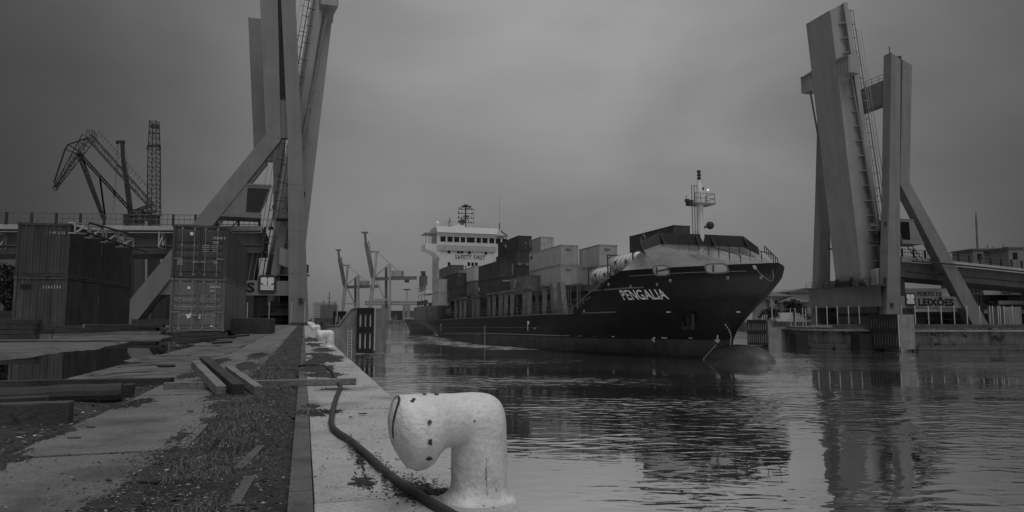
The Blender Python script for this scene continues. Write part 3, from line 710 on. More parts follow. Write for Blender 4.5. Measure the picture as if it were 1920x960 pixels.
# ================================================================== FENCES (posts one by one, wire in between)
def fence(pts, h, label, mp_=m_lsteel, r=.04, wires=4, base=None):
    o = empty('wire_fence', pts[0], label=label, cat='fence'); o0 = V(pts[0]); wv = MB()
    for i, p in enumerate(pts):
        p = V(p) - o0; mb = MB(); mb.bar(p, p + V((0, 0, h)), r * 2, r * 2); mb.build('post', mp_, o)
        if i:
            q_ = V(pts[i - 1]) - o0
            for k in range(wires): z = V((0, 0, h * (k + .6) / wires)); wv.bar(q_ + z, p + z, .012, .012)
    wv.build('wire', m_steel, o); return o
fence([at(px, 603, 79) + V((0, 0, -.2)) for px in (463, 504, 546, 571, 586)], 2.4, 'fence of pale posts and thin wires below the left tower sign')
b = MB(); a = at(545, 612, 78); c = at(622, 612, 76); a.z = c.z = -.1; b.bar(a, c, .5, .9); tag(b.build('low_wall', m_wall), 'low dark wall under the mesh panel beyond the bollards', 'low wall')
o = empty('mesh_panel', at(588, 604, 78), label='dark mesh fence panel framed by pale posts beyond the bollards', cat='fence'); o0 = o.location.copy(); b = MB(); fm = MB()
a, c = at(588, 604, 78) - o0, at(632, 604, 78) - o0; h = 2.2
for k in range(23): p = a.lerp(c, k / 22); b.bar(p, p + V((0, 0, h)), .03, .03)
for k in range(12): z = V((0, 0, h * k / 11)); b.bar(a + z, c + z, .03, .03)
b.build('mesh', m_dsteel, o)
for p in (a, c): f_ = MB(); f_.bar(p, p + V((0, 0, h + .15)), .09, .09); f_.build('post', m_lsteel, o)

# ================================================================== SLOTTED FENDERS
def fender(p0, p1, z0, z1, nslot, label, depth=3.0, slope=True, mp_=m_pier, M=None, nrows=2):
    """dark slotted front from p0 to p1 (level), pier concrete behind it"""
    p0, p1 = V(p0), V(p1); d = (p1 - p0); L = d.length; d.normalize(); nb = V((-d.y, d.x, 0))
    o = empty('slotted_fender', p0, math.atan2(d.y, d.x), label, 'fender'); H = z1 - z0
    b = MB(); b.bb((0, .42, z0 - p0.z), (L, depth, z1 - p0.z - .05))
    b.build('pier_block', mp_, o)
    b = MB(); b.bb((.02, .05, z0 + .25 - p0.z), (L - .02, .38, z1 - .1 - p0.z)); b.build('slot_light_plate', m_lsteel, o)  # pale plate added; light seen through the slots is put into its colour
    b = MB(); zb = z0 - p0.z
    ws = L / (nslot * 2 + 1); x = 0
    for i in range(nslot + 1):
        b.bb((x, -.09, zb + .001), (x + ws * (1.15 if 0 < i < nslot else 1), .04, zb + H)); x += 2 * ws
    for (a, c) in ((0, .1), (.44, .58), (.86, 1.0)):
        b.bb((.01, -.075, zb + H * a + .004), (L - .01, .03, zb + H * c - .004))
    b.build('slotted_panel', m_rubber, o); return o
fd = fender(at(668, 663, 74.7) + V((0, 0, 0)), at(700, 661, 74.0), -2.95, 1.95, 3, 'slotted black fender on the concrete pier beside the left quay', 2.6)
# pier wall joining the fender to the quay, with a sloped shoulder
pr = MB()
A, B_, Cc = at(667.5, 650, 75.2), at(632, 650, 74.2), at(612, 650, 73.)
def zz(p, z): return V((p.x, p.y, z))
bk = V((-.8, 2.6, 0))
pr.prism([zz(A, -3.3), zz(A, 1.9), zz(A.lerp(B_, .25), 1.7), zz(A.lerp(B_, .95), -.12), zz(B_, -.12), zz(Cc, -.12), zz(Cc, -3.3)], bk)
tag(pr.build('pier_wall', m_pier), 'stained concrete pier wall with sloped shoulder beside the slotted black fender', 'pier wall')
b = MB(); b.prism([zz(A, 1.93), zz(A.lerp(B_, .25), 1.73), zz(A.lerp(B_, .95), -.08), zz(B_, -.08), zz(Cc, -.08), zz(Cc, .06), zz(B_, .06), zz(A.lerp(B_, .93), .06), zz(A.lerp(B_, .23), 1.87), zz(A, 2.05)], bk * 1.05)
b.v = [v + V((.02, -.12, 0)) for v in b.v]
tag(b.build('pier_capping', m_steel), 'grey steel capping along the sloped top of the pier wall', 'capping')
ld = empty('pier_ladder', at(652, 640, 74.3), label='narrow steel ladder fixed to the concrete pier wall', cat='ladder')
fender(at(624, 634, 96), at(648, 634, 95.5), -2.9, 1.8, 3, 'smaller slotted fender farther along the left quay', 2.5)
b = MB()
for k in (0, 1): b.bar(V((k * .42, 0, -1.6)), V((k * .42, 0, 1.3)), .06)
b.build('rail', m_lsteel, ld); b = MB()
for i in range(8): b.bar(V((0, 0, -1.4 + i * .35)), V((.42, 0, -1.4 + i * .35)), .045)
b.build('rung', m_lsteel, ld)
b = MB(); b.lattice(at(640, 606, 92), at(662, 578, 92), V((1, 0, .6)), 1.1, 1.1, 7, .1); b.bar(at(637, 609, 92), at(659, 579, 92), .35, .35)
tag(b.build('gangway', m_lsteel), 'pale sloping gangway rising behind the slotted black fender', 'gangway')

# steel rack of pale bracket frames and dark tubes fixed along the top of the leftmost stack
dL = V((math.sin(R(-15.2)), math.cos(R(-15.2)), 0)); rL = V((math.cos(R(-15.2)), -math.sin(R(-15.2)), 0)); oR = V((-23.6, 36.2, 0)) + rL * .35
def rk(px, py, k=0.): return on(px, py, oR + rL * k, rL)
o = empty('pipe_rack', rk(140, 420), label='pale bracket frames with two dark tubes along the top of the leftmost stack', cat='pipe rack'); o0 = o.location.copy()
for (x0, x1, ya, yb) in ((141, 166, 418, 437), (170, 193, 424, 446), (199, 222, 433, 454), (226, 250, 444, 463)):
    b = MB(); A_, B_, C_, D_ = rk(x0, ya), rk(x1, ya + 3), rk(x1, yb + 1), rk(x0, yb)
    for p, q_ in ((A_, B_), (B_, C_), (C_, D_), (D_, A_), (D_, B_)): b.bar(p - o0, q_ - o0, .075)
    for p in (A_, B_, C_, D_): b.bar(p - o0, p - o0 - rL * .32, .06)
    b.build('bracket_frame', m_lsteel, o)
for (p, q_) in (((168, 418), (276, 447)), ((165, 437), (276, 473))):
    b = MB(); b.tube([rk(*p, .12) - o0, rk(*q_, .12) - o0], .06, 6); b.build('tube', m_black, o)
# ================================================================== BASCULE BRIDGE TOWERS
CB, CC = V((.957, .2904, 0)).normalized(), V((-.2904, .957, 0)).normalized()
def tower(P, sg, side, D):
    """local x = towards the channel * sg, y = along the channel away, z up"""
    Mt = frame(P, CB, CC); T = lambda p: V((sg * p[0], p[1], p[2]))
    root = empty('bascule_tower', M=Mt, label=D['label'], cat='bridge tower')
    mk = lambda: MB(T)
    def post(poly, c0, th, name='post', m=m_tower):
        b = mk(); b.prism([(x, c0, z) for x, z in poly], (0, th, 0)); return b.build(name, m, root)
    TH_ = 1.6; SP = D['SP']
    T0 = T
    for c0 in (0, SP - TH_):
        T = (lambda p: V((sg * (p[0] + (D['skew'] if p[1] > 8 else 0)), p[1], p[2])))
        post(D['B'], c0, TH_); post(D['A'], c0 + .02, TH_ - .04)
        post(D['S'], c0 + .04, TH_ - .08, 'inclined_leg')
        x0, x1 = D['link']
        b = mk(); b.prism([(x0[0], c0 + .55, 23.6), (x1[0], c0 + .55, 23.6), (x1[1], c0 + .55, 28.5), (x0[1], c0 + .55, 28.5)], (0, .9, 0)); b.build('link_plate', m_tower, root)
        b = mk(); b.prism([(x0[1], c0 + .95, 28.5), (x1[1], c0 + .95, 28.5), (x1[2], c0 + .95, 44), (x0[2], c0 + .95, 44)], (0, .5, 0)); b.build('slot_shade', m_towerd, root)  # dark sheet painted in for the shaded open interior between the posts
        b = mk(); lx = (x0[1] + x1[1]) / 2 - .15
        for i in range(26): b.bar((lx - .3, c0 + .8, 29.2 + i * .45), (lx + .3, c0 + .8, 29.2 + i * .45), .05)
        for k in (-.3, .3): b.bar((lx + k, c0 + .8, 29), (lx + k, c0 + .8, 40.8), .06)
        b.build('ladder', m_dsteel, root)
    T = lambda p: V((sg * (p[0] + D['skew'] * p[1] / SP), p[1], p[2])); tx = D['top']
    eL = lambda z: D['B'][0][0] + (D['B'][5][0] - D['B'][0][0]) * z / 23.4; eR = lambda z: D['B'][1][0] + (D['B'][2][0] - D['B'][1][0]) * z / 23.4
    for z in (6.4, 11.8, 17.6): b = mk(); b.bb((eL(z) - .015, -.02, z), (eR(z) + .015, TH_ + .02, z + .10)); b.build('weld_seam', m_tower, root)
    b = mk(); b.bb((tx - 1.9, TH_ + .01, 37.8), (tx - .1, SP - TH_ - .01, 41.9)); b.build('cross_beam', m_tower, root)
    b = mk(); hr = 1.1
    for i in range(9): y = TH_ + .2 + i * 1.5; b.bar((tx - .2, y, 41.9), (tx - .2, y, 43), .05)
    for z in (42.4, 43.): b.bar((tx - .2, TH_, z), (tx - .2, SP - TH_, z), .05)
    for i in range(3):
        for c0 in (0, SP - TH_): b.bar((D['A'][2][0] + .2 + i * .6, c0 + .4, 44.4), (D['A'][2][0] + .2 + i * .6, c0 + .4, 45.7), .05)
    for c0 in (0, SP - TH_):
        for z in (45.1, 45.65): b.bar((D['A'][2][0] + .1, c0 + .4, z), (D['A'][2][0] + 1.7, c0 + .4, z), .05)
    b.build('railing', m_dsteel, root)
    b = mk()
    for c0 in (0, SP - TH_):
        b.bar((tx - .3, c0 + .8, 45.4), (tx - .3, c0 + .8, 47.4), .1)
        b.box((D['A'][2][0] + .1, c0 + .5, 45.3), (.35, .4, .9)); b.bar((D['A'][2][0] - .5, c0 + .5, 44.9), (D['A'][2][0] + .3, c0 + .5, 44.9), .1)
    b.build('top_lamp', m_dsteel, root)
    # front beam with machinery deck
    Tb = T; po = 0 if sg < 0 else -1.25; T = (lambda f_: (lambda p: f_((p[0] + po, p[1], p[2]))))(Tb)
    b = mk(); n = 12; rows = []
    for i in range(n + 1):
        y = TH_ * .2 + (SP - TH_ * .4) * i / n; bulge = .55 * math.sin(math.pi * i / n)
        rows.append([(-.9, y, 2.75), (1.55 + bulge, y, 2.75), (1.75 + bulge, y, 6.1), (-.9, y, 6.1), (-.9, y, 2.75)])
    b.grid(rows); b.build('portal_beam', m_tower, root)
    b = mk(); b.bb((-1.1, .1, 6.105), (2.6, SP - .1, 6.25)); b.build('deck_edge', m_towerd, root)
    b = mk()
    for i in range(12): y = .5 + i * (SP - 1) / 11; b.bar((2.4, y, 6.25), (2.4, y, 7.35), .05)
    for z in (6.8, 7.35): b.bar((2.4, .5, z), (2.4, SP - .5, z), .05)
    b.build('railing', m_dsteel, root)
    b = mk(); b.box((1.6, 11.6, 6.85), (1.4, 2.0, 1.2)); b.bar((1.6, 12.4, 7.25), (1.6, 13.6, 6.35), .5); b.build('winch', m_steel, root)
    b = mk(); b.tube([(1.2, 3.4, 7.2), (1.2, 4.5, 7.2)], .9 if sg < 0 else .5, 14); b.box((1.7, 5.2, 6.75), (1.2, .9, 1.0)); b.build('drum', m_steel, root)
    b = mk(); b.box((1.9, 7.6, 6.75), (.9, 2.2, .9)); b.box((1.9, 9.6, 6.95), (.5, .5, 1.4)); b.box((1.9, 6.2, 7.05), (.35, .35, 1.6)); b.build('machine_housing', m_dsteel, root)
    T = Tb
    b = mk(); b.bb((-.5, 2.6, -.2), (.3, SP - 6, 2.74)); b.build('base_wall', m_tower, root)
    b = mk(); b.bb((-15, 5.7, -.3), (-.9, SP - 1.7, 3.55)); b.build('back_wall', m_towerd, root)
    # sign beam between post and inclined leg, near side and far side
    z0, z1 = D['sign']
    for c0 in (.35, SP - .95):
        b = mk(); b.bb((D['sx'], c0, z0), (-1.0, c0 + .6, z1)); b.build('sign_beam', m_tower, root)
    c = .35 - .03
    def wtext(body, xs, z, size, bold, sx, nm, sp=1.):
        M = frame((xs, c, z), (1, 0, 0), (0, 0, 1)); return text(nm, body, size, m_black, M, root, .03, bold, sx, 'LEFT', sp)
    L0, L1 = D['logo']                                        # x range of emblem in local (unmirrored sign) x
    lw = L1 - L0; lz0 = z0 + .25; lh = 2.25
    def rr(x0, x1, za, zb, r, n=5):
        out = []
        for (cx, cz, a0) in ((x1 - r, zb - r, 0), (x0 + r, zb - r, 90), (x0 + r, za + r, 180), (x1 - r, za + r, 270)):
            for i in range(n + 1): a = R(a0 + 90 * i / n); out.append((cx + r * math.cos(a), cz + r * math.sin(a)))
        return out
    b = MB(); b.prism([(x, c, z) for x, z in rr(L0, L1, lz0, lz0 + lh, .42)], (0, -.08, 0)); b.build('emblem_board', m_dsteel, root)
    b = MB(); y = c - .085; xc = (L0 + L1) / 2; ww = lw * .36
    for s_ in (-1, 1):
        xa, xb = (xc - ww, xc - .035) if s_ < 0 else (xc + .035, xc + ww)
        b.prism([(x, y, z) for x, z in rr(xa, xb, lz0 + 1.22, lz0 + 1.98, .18)], (0, -.03, 0))
        xi = xc - .45 if s_ < 0 else xc + .45
        b.prism([(xi, y, lz0 + 1.0), (xc + s_ * .035, y, lz0 + 1.0), (xc + s_ * .035, y, lz0 + 1.225), (xi, y, lz0 + 1.225)], (0, -.03, 0))
        b.prism([(xc + s_ * ww, y, lz0 + .95), (xc + s_ * .035, y, lz0 + .95), (xc + s_ * .035, y, lz0 + 1.06), (xc + s_ * ww, y, lz0 + 1.06)], (0, -.031, 0))
    for za, zb in ((.68, .90), (.42, .63)): b.prism([(xc - ww, y, lz0 + za), (xc + ww, y, lz0 + za), (xc + ww, y, lz0 + zb), (xc - ww, y, lz0 + zb)], (0, -.03, 0))
    b.build('emblem', m_mark, root)
    if sg < 0:
        wtext('LEIXÕES', L1 + .55, z0 + .42, 1.62, .05, 1.28, 'sign_letters', 1.0); wtext('PORTO DE', L1 + .5, z1 + .06, .98, .02, 1.12, 'sign_letters')
    else:
        wtext('LEIXÕES', L0 - 8.1, z0 + .42, 1.62, .05, 1.28, 'sign_letters', 1.0); wtext('PORTO DE', L0 - 6.6, z1 + .06, .98, .02, 1.12, 'sign_letters')
    # raised leaf
    ub = lambda z: D['leaf'][0] + D['leaf'][1] * z; db = lambda z: D['leaf'][2] + D['leaf'][3] * z
    ZT = D['ztop']; c0, c1 = 4.9, 10.9; d0, d1 = 3.8, 12.0
    tl = (D['leaf'][1] + D['leaf'][3]) / 2                      # the end is cut square to the leaf
    def U_(z, y, k=0): return (ub(z) + k, y, z)
    b = mk(); zz_ = [4.5, 12, 20, 28, 36, 44, ZT]
    rows = []
    for z in zz_:
        zt = z + (1.2 if z == ZT else 0)
        rows.append([(ub(z), c0, z), (ub(z), c1, z), (db(zt) + .25, c1 + .02, zt), (db(zt) + .25, c0 - .02, zt), (ub(z), c0, z)])
    b.grid(rows); b.add([rows[-1][i] for i in range(4)], [(0, 1, 2, 3)]); lf = b.build('leaf', m_leaf, root)
    lr = lf
    b = mk(); b.hexa([(db(2.5), d0, 2.5), (db(2.5) + .28, d0, 2.5), (db(2.5) + .28, d1, 2.5), (db(2.5), d1, 2.5), (db(ZT + 1.3), d0, ZT + 1.3), (db(ZT + 1.3) + .28, d0, ZT + 1.3), (db(ZT + 1.3) + .28, d1, ZT + 1.3), (db(ZT + 1.3), d1, ZT + 1.3)])
    b.build('leaf_deck', m_leaf, lf)
    for y in (d0, d1):
        b = mk(); b.bar((db(3) + .35, y, 3), (db(ZT + 1.2) + .35, y, ZT + 1.2), .14, .9, (1, 0, 0)); b.build('edge_girder', m_leaf, lf)
    z = 8.
    while z < ZT:
        for ya, yb in ((d0 + .1, c0 - .03), (d1 - .1, c1 + .03)):
            b = mk(); zq = z + .1; h_ = db(z) + .285
            b.prism([(h_, ya, z), (h_ + .45, ya, z), (h_ + 1.3, yb, z), (h_, yb, z)], (0, 0, .16)); b.build('bracket', m_leaf, lf)
        z += 2.6
    # cross arms with rounded armpit
    za, zb = 42.2, 46.
    for ya, yb in ((2.1, c0 + .05), (13.9, c1 - .05)):
        s_ = 1 if yb > ya else -1; b = mk(); poly = [(ya, zb - .35), (ya, za + .35)]
        for i in range(7):
            a = math.pi / 2 * i / 6; poly.append((yb - s_ * 1.2 + s_ * 1.2 * math.sin(a), za + .35 - 1.2 + 1.2 * math.cos(a)) if i else (yb - s_ * 1.2, za + .35))
        poly += [(yb, za - .85), (yb, zb)]
        b.prism([(ub(44) - .05, y, z) for y, z in poly], (-2.1, 0, 0)); b.build('cross_arm', m_leaf, lf)
        b = mk()
        for i in range(4): y = ya + s_ * (.1 + i * .7); b.bb((ub(44) - .02, min(y, y + s_ * .08), za + .3), (ub(44) + .12, max(y, y + s_ * .08), zb - .6))
        b.bb((ub(44) - .02, min(ya, yb), zb - .55), (ub(44) + .2, max(ya, yb), zb - .4)); b.build('stiffener', m_leaf, lf)
    for y in (3.0, 12.8):
        b = mk(); x0, z0_ = ub(42) - .9, 42.4; x1, z1_ = D['cyl'], 15.6
        b.tube([(x0, y, z0_), (x1 + (x0 - x1) * .42, y, z1_ + (z0_ - z1_) * .42)], .16, 10); b.tube([(x1 + (x0 - x1) * .45, y, z1_ + (z0_ - z1_) * .45), (x1, y, z1_ + .3), (x1, y, z1_)], [.30, .32, .2], 12)
        b.build('hydraulic_cylinder', m_tower, root)
        b = mk(); b.bb((x1 - 1.6, y - .9, 13.4), (x1 + 1.2, y + .9, 13.6)); b.build('platform', m_dsteel, root)
        b = mk()
        for xx in (-1.5, -.2, 1.1):
            for yy in (-.85, .85): b.bar((x1 + xx, y + yy, 13.6), (x1 + xx, y + yy, 14.8), .05)
        for zq in (14.2, 14.8):
            for yy in (-.85, .85): b.bar((x1 - 1.5, y + yy, zq), (x1 + 1.1, y + yy, zq), .05)
        b.build('railing', m_dsteel, root)
        b = mk(); b.bar((x1 - 1.2, y, 16.6), (x1 + 1.8, y, 16.6), .35, .45); b.build('stay_beam', m_tower, root)
        b = mk(); b.tube([(x1 + .2, y - .35, 14.9), (x1 + .2, y + .35, 14.9)], .55, 12); b.build('sheave', m_dsteel, root)
    # railings and lamp brackets on the road side of the leaf
    for y in (d0 + .1, d1 - .1):
        b = mk(); z = 4.
        while z < ZT: b.bar((db(z), y, z), (db(z) - 1.15, y, z + .14), .07); z += 2.4
        for k in (.55, 1.15): b.bar((db(4) - k, y, 4.1), (db(ZT) - k, y, ZT + .1), .06)
        b.build('leaf_railing', m_dsteel, lf)
    b = mk(); z = 5.
    while z < ZT - 2:
        b.bar((db(z), d0 + .5, z), (db(z) - 2.2, d0 + .5, z + .2), .08); b.bar((db(z + 1.3), d0 + .5, z + 1.3), (db(z + 1.3) - 1.7, d0 + .5, z + 1.4), .06); z += 4.2
    for k in (1.7, 2.2, 2.8): b.bar((db(5) - k, d0 + .5, 5), (db(ZT - 3) - k, d0 + .5, ZT - 3), .07)
    b.build('cable_rack', m_lsteel, lf)
    for (ya, yb) in ((d0 + .4, 4.4), (11.4, d1 - .4)):                    # raised footway slabs of the road deck
        b = mk(); b.hexa([(db(5) - .22, ya, 5), (db(5) - .01, ya, 5), (db(5) - .01, yb, 5), (db(5) - .22, yb, 5), (db(ZT) - .22, ya, ZT), (db(ZT) - .01, ya, ZT), (db(ZT) - .01, yb, ZT), (db(ZT) - .22, yb, ZT)]); b.build('footway', m_lsteel, lf)
    # counterweight floor band and operator cabin
    b = mk(); b.prism([(db(8) + .3, 1.9, 7.6), (ub(8) - .2, 1.9, 6.4), (ub(8) - .2, 1.9, 8.9), (db(8) + .3, 1.9, 9.8)], (0, 1.2, 0)); b.build('pivot_beam', m_leaf, root)
    b = mk(); ng = 10; ar = [(ub(6) - .1, 1.2)] + [(-3.9 + 3.6 * math.sin(R(90 * i / ng)), 2.2 + 4. * math.cos(R(90 * i / ng))) for i in range(ng + 1)] + [(-3.9, 1.2)]
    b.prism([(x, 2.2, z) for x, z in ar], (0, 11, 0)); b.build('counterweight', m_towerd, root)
    cb_ = D['cab']; cabin = mk(); y0, y1 = .15, 4.1
    cabin.prism([(cb_ - 5.0, y0, 13.5), (cb_ - .5, y0, 13.5), (cb_ + .6, y0, 17.2), (cb_ - 3.1, y0, 17.2)], (0, y1 - y0, 0)); co = cabin.build('cabin', m_tower, root)
    b = mk(); b.prism([(cb_ - 2.2, y0 - .05, 13.9), (cb_ - .55, y0 - .05, 13.9), (cb_ + .40, y0 - .05, 16.9), (cb_ - 2.1, y0 - .05, 16.9)], (0, .1, 0)); b.build('window', m_glass, co)
    b = mk(); q0 = lambda z: cb_ - .5 + 1.1 * (z - 13.5) / 3.7 + .03
    b.prism([(q0(14.6), y0 + .25, 14.6), (q0(14.6), y1 - .25, 14.6), (q0(16.9), y1 - .25, 16.9), (q0(16.9), y0 + .25, 16.9)], (.05, 0, 0)); b.build('windscreen', m_glass, co)
    b = mk(); b.bb((cb_ - 3.2, y0 - .06, 17.22), (cb_ + .7, y1 + .1, 17.42)); b.build('cabin_roof', m_tower, co); b = mk(); b.bb((cb_ - 5.1, y0 - .06, 13.2), (cb_ - .4, y1 + .1, 13.48)); b.build('cabin_floor', m_tower, co)
    b = mk(); b.lattice((cb_ - 2.6, 1., 13.3), (cb_ - 5.2, 1., 10.4), (0, 1, 0), 1, 1, 7, .07, False); b.build('cabin_stair', m_dsteel, root)
    # stair along the inclined leg
    S = D['S']; b = mk(); a, c_ = V((S[3][0] - .8, .8, 0)), V(((S[0][0] * .5 + S[3][0] * .5) - .1, .8, 11.6)); 
    a = V((S[2][0] - .6, .9, .3)); c_ = V((S[2][0] - .6 + (S[1][0] - S[2][0]) * .48, .9, (S[1][1] - S[2][1]) * .48))
    for k in (-.5, .5): b.bar(a + V((0, k, 0)), c_ + V((0, k, 0)), .16, .22); b.bar(a + V((-.1, k, 1.05)), c_ + V((-.1, k, 1.05)), .06); b.bar(a + V((-.1, k, .55)), c_ + V((-.1, k, .55)), .05)
    for i in range(30): p = a.lerp(c_, i / 29); b.box(p, (.3, 1.0, .05))
    for i in range(8):
        for k in (-.5, .5): p = a.lerp(c_, i / 7) + V((0, k, 0)); b.bar(p, p + V((-.1, 0, 1.05)), .06)
    b.build('stair', m_steel if sg > 0 else m_dsteel, root)
    eB = lambda z: D['B'][1][0] + (D['B'][2][0] - D['B'][1][0]) * z / 23.4
    for (dx, y, z, sz) in ((-.9, -.12, 3.0, (.5, .2, .6)), (.12, .4, 7.0, (.3, .25, 1.0)), (.1, .5, 16.5, (.25, .3, .5))): b = mk(); b.box((eB(z) + dx, y, z), sz); b.build('floodlight', m_dsteel, root)
    return root, T, Mt
DL = dict(SP=15.7, skew=-2.3, label='grey steel bridge tower rising out of the picture behind the containers, its leaf raised', B=[(-1.0, -.3), (1.4, -.3), (-.1, 23.4), (-1.6, 45.5), (-3.4, 45.5), (-1.8, 23.4)][0:6],
          A=[(-4.4, 23.6), (-2.62, 23.3), (-3.7, 44.6), (-5.9, 44.6)], S=[(-4.35, 23.9), (-2.62, 23.2), (-18.4, -.3), (-20.9, -.3)], link=((-2.7, -2.95, -3.75), (-1.75, -2.15, -3.3)), top=-2.0, sign=(3.62, 5.45), sx=-16.8,
          logo=(-4.75, -2.6), leaf=(.55, .085, -3.45, .126), ztop=54., cyl=-.9, cab=-4.2)
DR = dict(SP=17.4, skew=0, label='grey steel bridge tower on the far bank with its leaf raised over the water', B=[(-1.7, -.3), (1.2, -.3), (-.9, 23.4), (-2.7, 46.0), (-4.65, 45.0), (-3.1, 23.4)],
          A=[(-5.2, 23.6), (-3.2, 23.2), (-5.1, 45.0), (-7.1, 44.2)], S=[(-5.2, 23.7), (-3.2, 23.2), (-17.4, -.4), (-20.9, -.4)], link=((-3.3, -3.6, -5.0), (-3.0, -3.35, -4.7)), top=-2.9, sign=(2.55, 4.5), sx=-16.2,
          logo=(3.2, 5.35), leaf=(.35, .0885, -4.3, .122), ztop=54.6, cyl=-1.2, cab=-2.6)
TLw = tower((-26.6, 85, 0), 1, 0, DL); TRw = tower((62.1, 112, 0), -1, 0, DR)

# ================================================================== BRIDGE APPROACHES
def approach(P, sg, segs, label, mats_rail, lamp=False):
    """segs: list of (b, z deck) along the approach"""
    Mt = frame(P, CB, CC); T = lambda p: V((sg * p[0], p[1], p[2])); root = empty('bridge_approach', M=Mt, label=label, cat='bridge approach')
    Y0, Y1 = 1.9, 13.8
    b = MB(T); b.grid([[(x, Y0 + .6, z - .35), (x, Y0 + .6, z - .02), (x, Y1 - .6, z - .02), (x, Y1 - .6, z - .35), (x, Y0 + .6, z - .35)] for x, z in segs]); b.build('road_deck', m_steel, root)
    for y in (Y0, Y1 - .2):
        b = MB(T); b.grid([[(x, y, z - .75), (x, y + .3, z - .75), (x, y + .3, z + .12), (x, y, z + .12), (x, y, z - .75)] for x, z in segs]); b.build('edge_beam', m_lsteel, root)
    b = MB(T); b.grid([[(x, Y0 + 2, z - 3.1), (x, Y1 - 2, z - 3.1), (x, Y1 - 2, z - .4), (x, Y0 + 2, z - .4), (x, Y0 + 2, z - 3.1)] for x, z in segs]); b.add([(segs[0][0], Y0 + 2, segs[0][1] - 3.1), (segs[0][0], Y1 - 2, segs[0][1] - 3.1), (segs[0][0], Y1 - 2, segs[0][1] - .4), (segs[0][0], Y0 + 2, segs[0][1] - .4)], [(0, 1, 2, 3)])
    b.build('box_girder', m_tower, root)
    b = MB(T); x, z = segs[0]; b.bb((x + .02, Y0 + .7, z - 3.0), (x + .25, Y1 - .7, z - .1)); b.build('girder_end_shade', m_towerd, root)  # dark plate added, the shade on the girder end put into its colour
    def zat(x):
        for (xa, za), (xb, zb) in zip(segs, segs[1:]):
            if (x - xa) * (x - xb) <= 0: return za + (zb - za) * (x - xa) / (xb - xa)
        return segs[-1][1]
    x = segs[0][0] - .3; rl = MB(T); k = 0
    for y in (Y0 + .1, Y1 - .1):
        rl = MB(T); ps = MB(T); x = segs[0][0] - .3; k = 0
        while x > segs[-1][0]:
            z = zat(x)
            if k % 4 == 0: p_ = MB(T); p_.bar((x, y, z + .1), (x, y, z + 1.55), .22, .26); p_.build('railing_post', m_dsteel, root)
            else: rl.bar((x, y, z + .1), (x, y, z + 1.5), .05)
            x -= .62; k += 1
        for h in (.3, .9, 1.5):
            for (xa, za), (xb, zb) in zip(segs, segs[1:]): rl.bar((xa, y, za + h), (xb, y, zb + h), .07)
        rl.build('railing', mats_rail, root)
    # service gangway hung under the near edge: pale bracket trusses carrying two dark pipes
    for x in [] if sg < 0 else [segs[0][0] - 7 - 4.2 * i for i in range(int((segs[0][0] - 8 - segs[-1][0]) / 4.2))]:
        z = zat(x); b = MB(T)
        for q in (z - 1.0, z - 2.7): b.bar((x, Y0 - 2.6, q), (x, Y0 + 1.9, q), .14)
        for q in (Y0 - 2.6, Y0 - .4, Y0 + 1.6): b.bar((x, q, z - 2.7), (x, q, z - 1.0), .12)
        b.bar((x, Y0 - 2.6, z - 2.7), (x, Y0 - .4, z - 1.), .1); b.bar((x, Y0 - .4, z - 2.7), (x, Y0 + 1.6, z - 1.), .1); b.build('bracket_truss', m_lsteel, root)
    for (y, dz) in ((Y0 - 2.2, -.8), (Y0 - 1.0, -2.5)):
        b = MB(T); b.tube([(x, y, z + dz) for x, z in segs], .14, 8); b.build('pipe', m_dsteel, root)
    for x in [segs[0][0] - (22 if sg > 0 else 42) - 26 * i for i in range(4)]:
        if x > segs[-1][0]:
            b = MB(T); b.bb((x - .8, Y0 + 3.4, -.4), (x + .8, Y1 - 3.4, zat(x) - 3.1)); b.build('pier', m_tower, root)
    b = MB(T); x, z = segs[0]; b.bb((x - 3.2, Y0 + 2.6, -.4), (x - .8, Y1 - 2.6, z - 3.11)); b.build('abutment', m_towerd, root)  # dark colour here is the shade under the deck, painted on
    return root
approach((-26.6, 85, 0), 1, [(-4.6, 12.3), (-12, 12.0), (-25, 11.6), (-40, 11.2), (-60, 10.7), (-95, 10)], 'left bridge approach deck with railings running behind the stacked containers', m_steel)
approach((62.1, 112, 0), -1, [(-4.6, 11.1), (-12, 10.8), (-25, 10.1), (-40, 9.2), (-60, 8.2), (-110, 6)], 'right bridge approach deck with railings leaving the picture at the right', m_steel)

# ================================================================== YARD CRANES behind the left approach
def cpt(Y): return lambda px, py: at(px, py, Y)
c = cpt(135); SX = V((.3, 1, 0)).normalized(); SD = V((1, .0, 0))
o = empty('level_luffing_crane', c(290, 640), label='lattice harbour crane with a bent jib folded down to the left', cat='crane'); o0 = o.location.copy()
def K(px, py): return c(px, py) - o0
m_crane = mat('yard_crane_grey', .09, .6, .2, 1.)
def bx(name, segs, m=m_crane, root=o):
    b = MB()
    for s_ in segs: b.tower(K(*s_[0]), K(*s_[1]), V((0, 1, 0)), (K(*s_[1]) - K(*s_[0])).cross(V((0, 1, 0))), s_[2], s_[3], s_[4], s_[5])
    return b.build(name, m, root)
bx('main_boom', [((283, 385), (168, 257), 1.0, 1.1, 9, .085)])
bx('jib', [((166, 258), (105, 350), 1.7, .5, 7, .08)])
b = MB(); 
for (p, q_) in (((166, 258), (128, 271)), ((128, 271), (122, 280)), ((122, 280), (101, 343)), ((128, 271), (148, 283)), ((122, 280), (146, 289))): b.bar(K(*p), K(*q_), .22)
b.build('jib_stay', m_dsteel, o)
bx('back_stay', [((147, 286), (250, 400), .45, .45, 12, .07), ((148, 288), (195, 412), .6, .4, 3, .1), ((187, 331), (198, 412), .1, .1, 2, .1)])
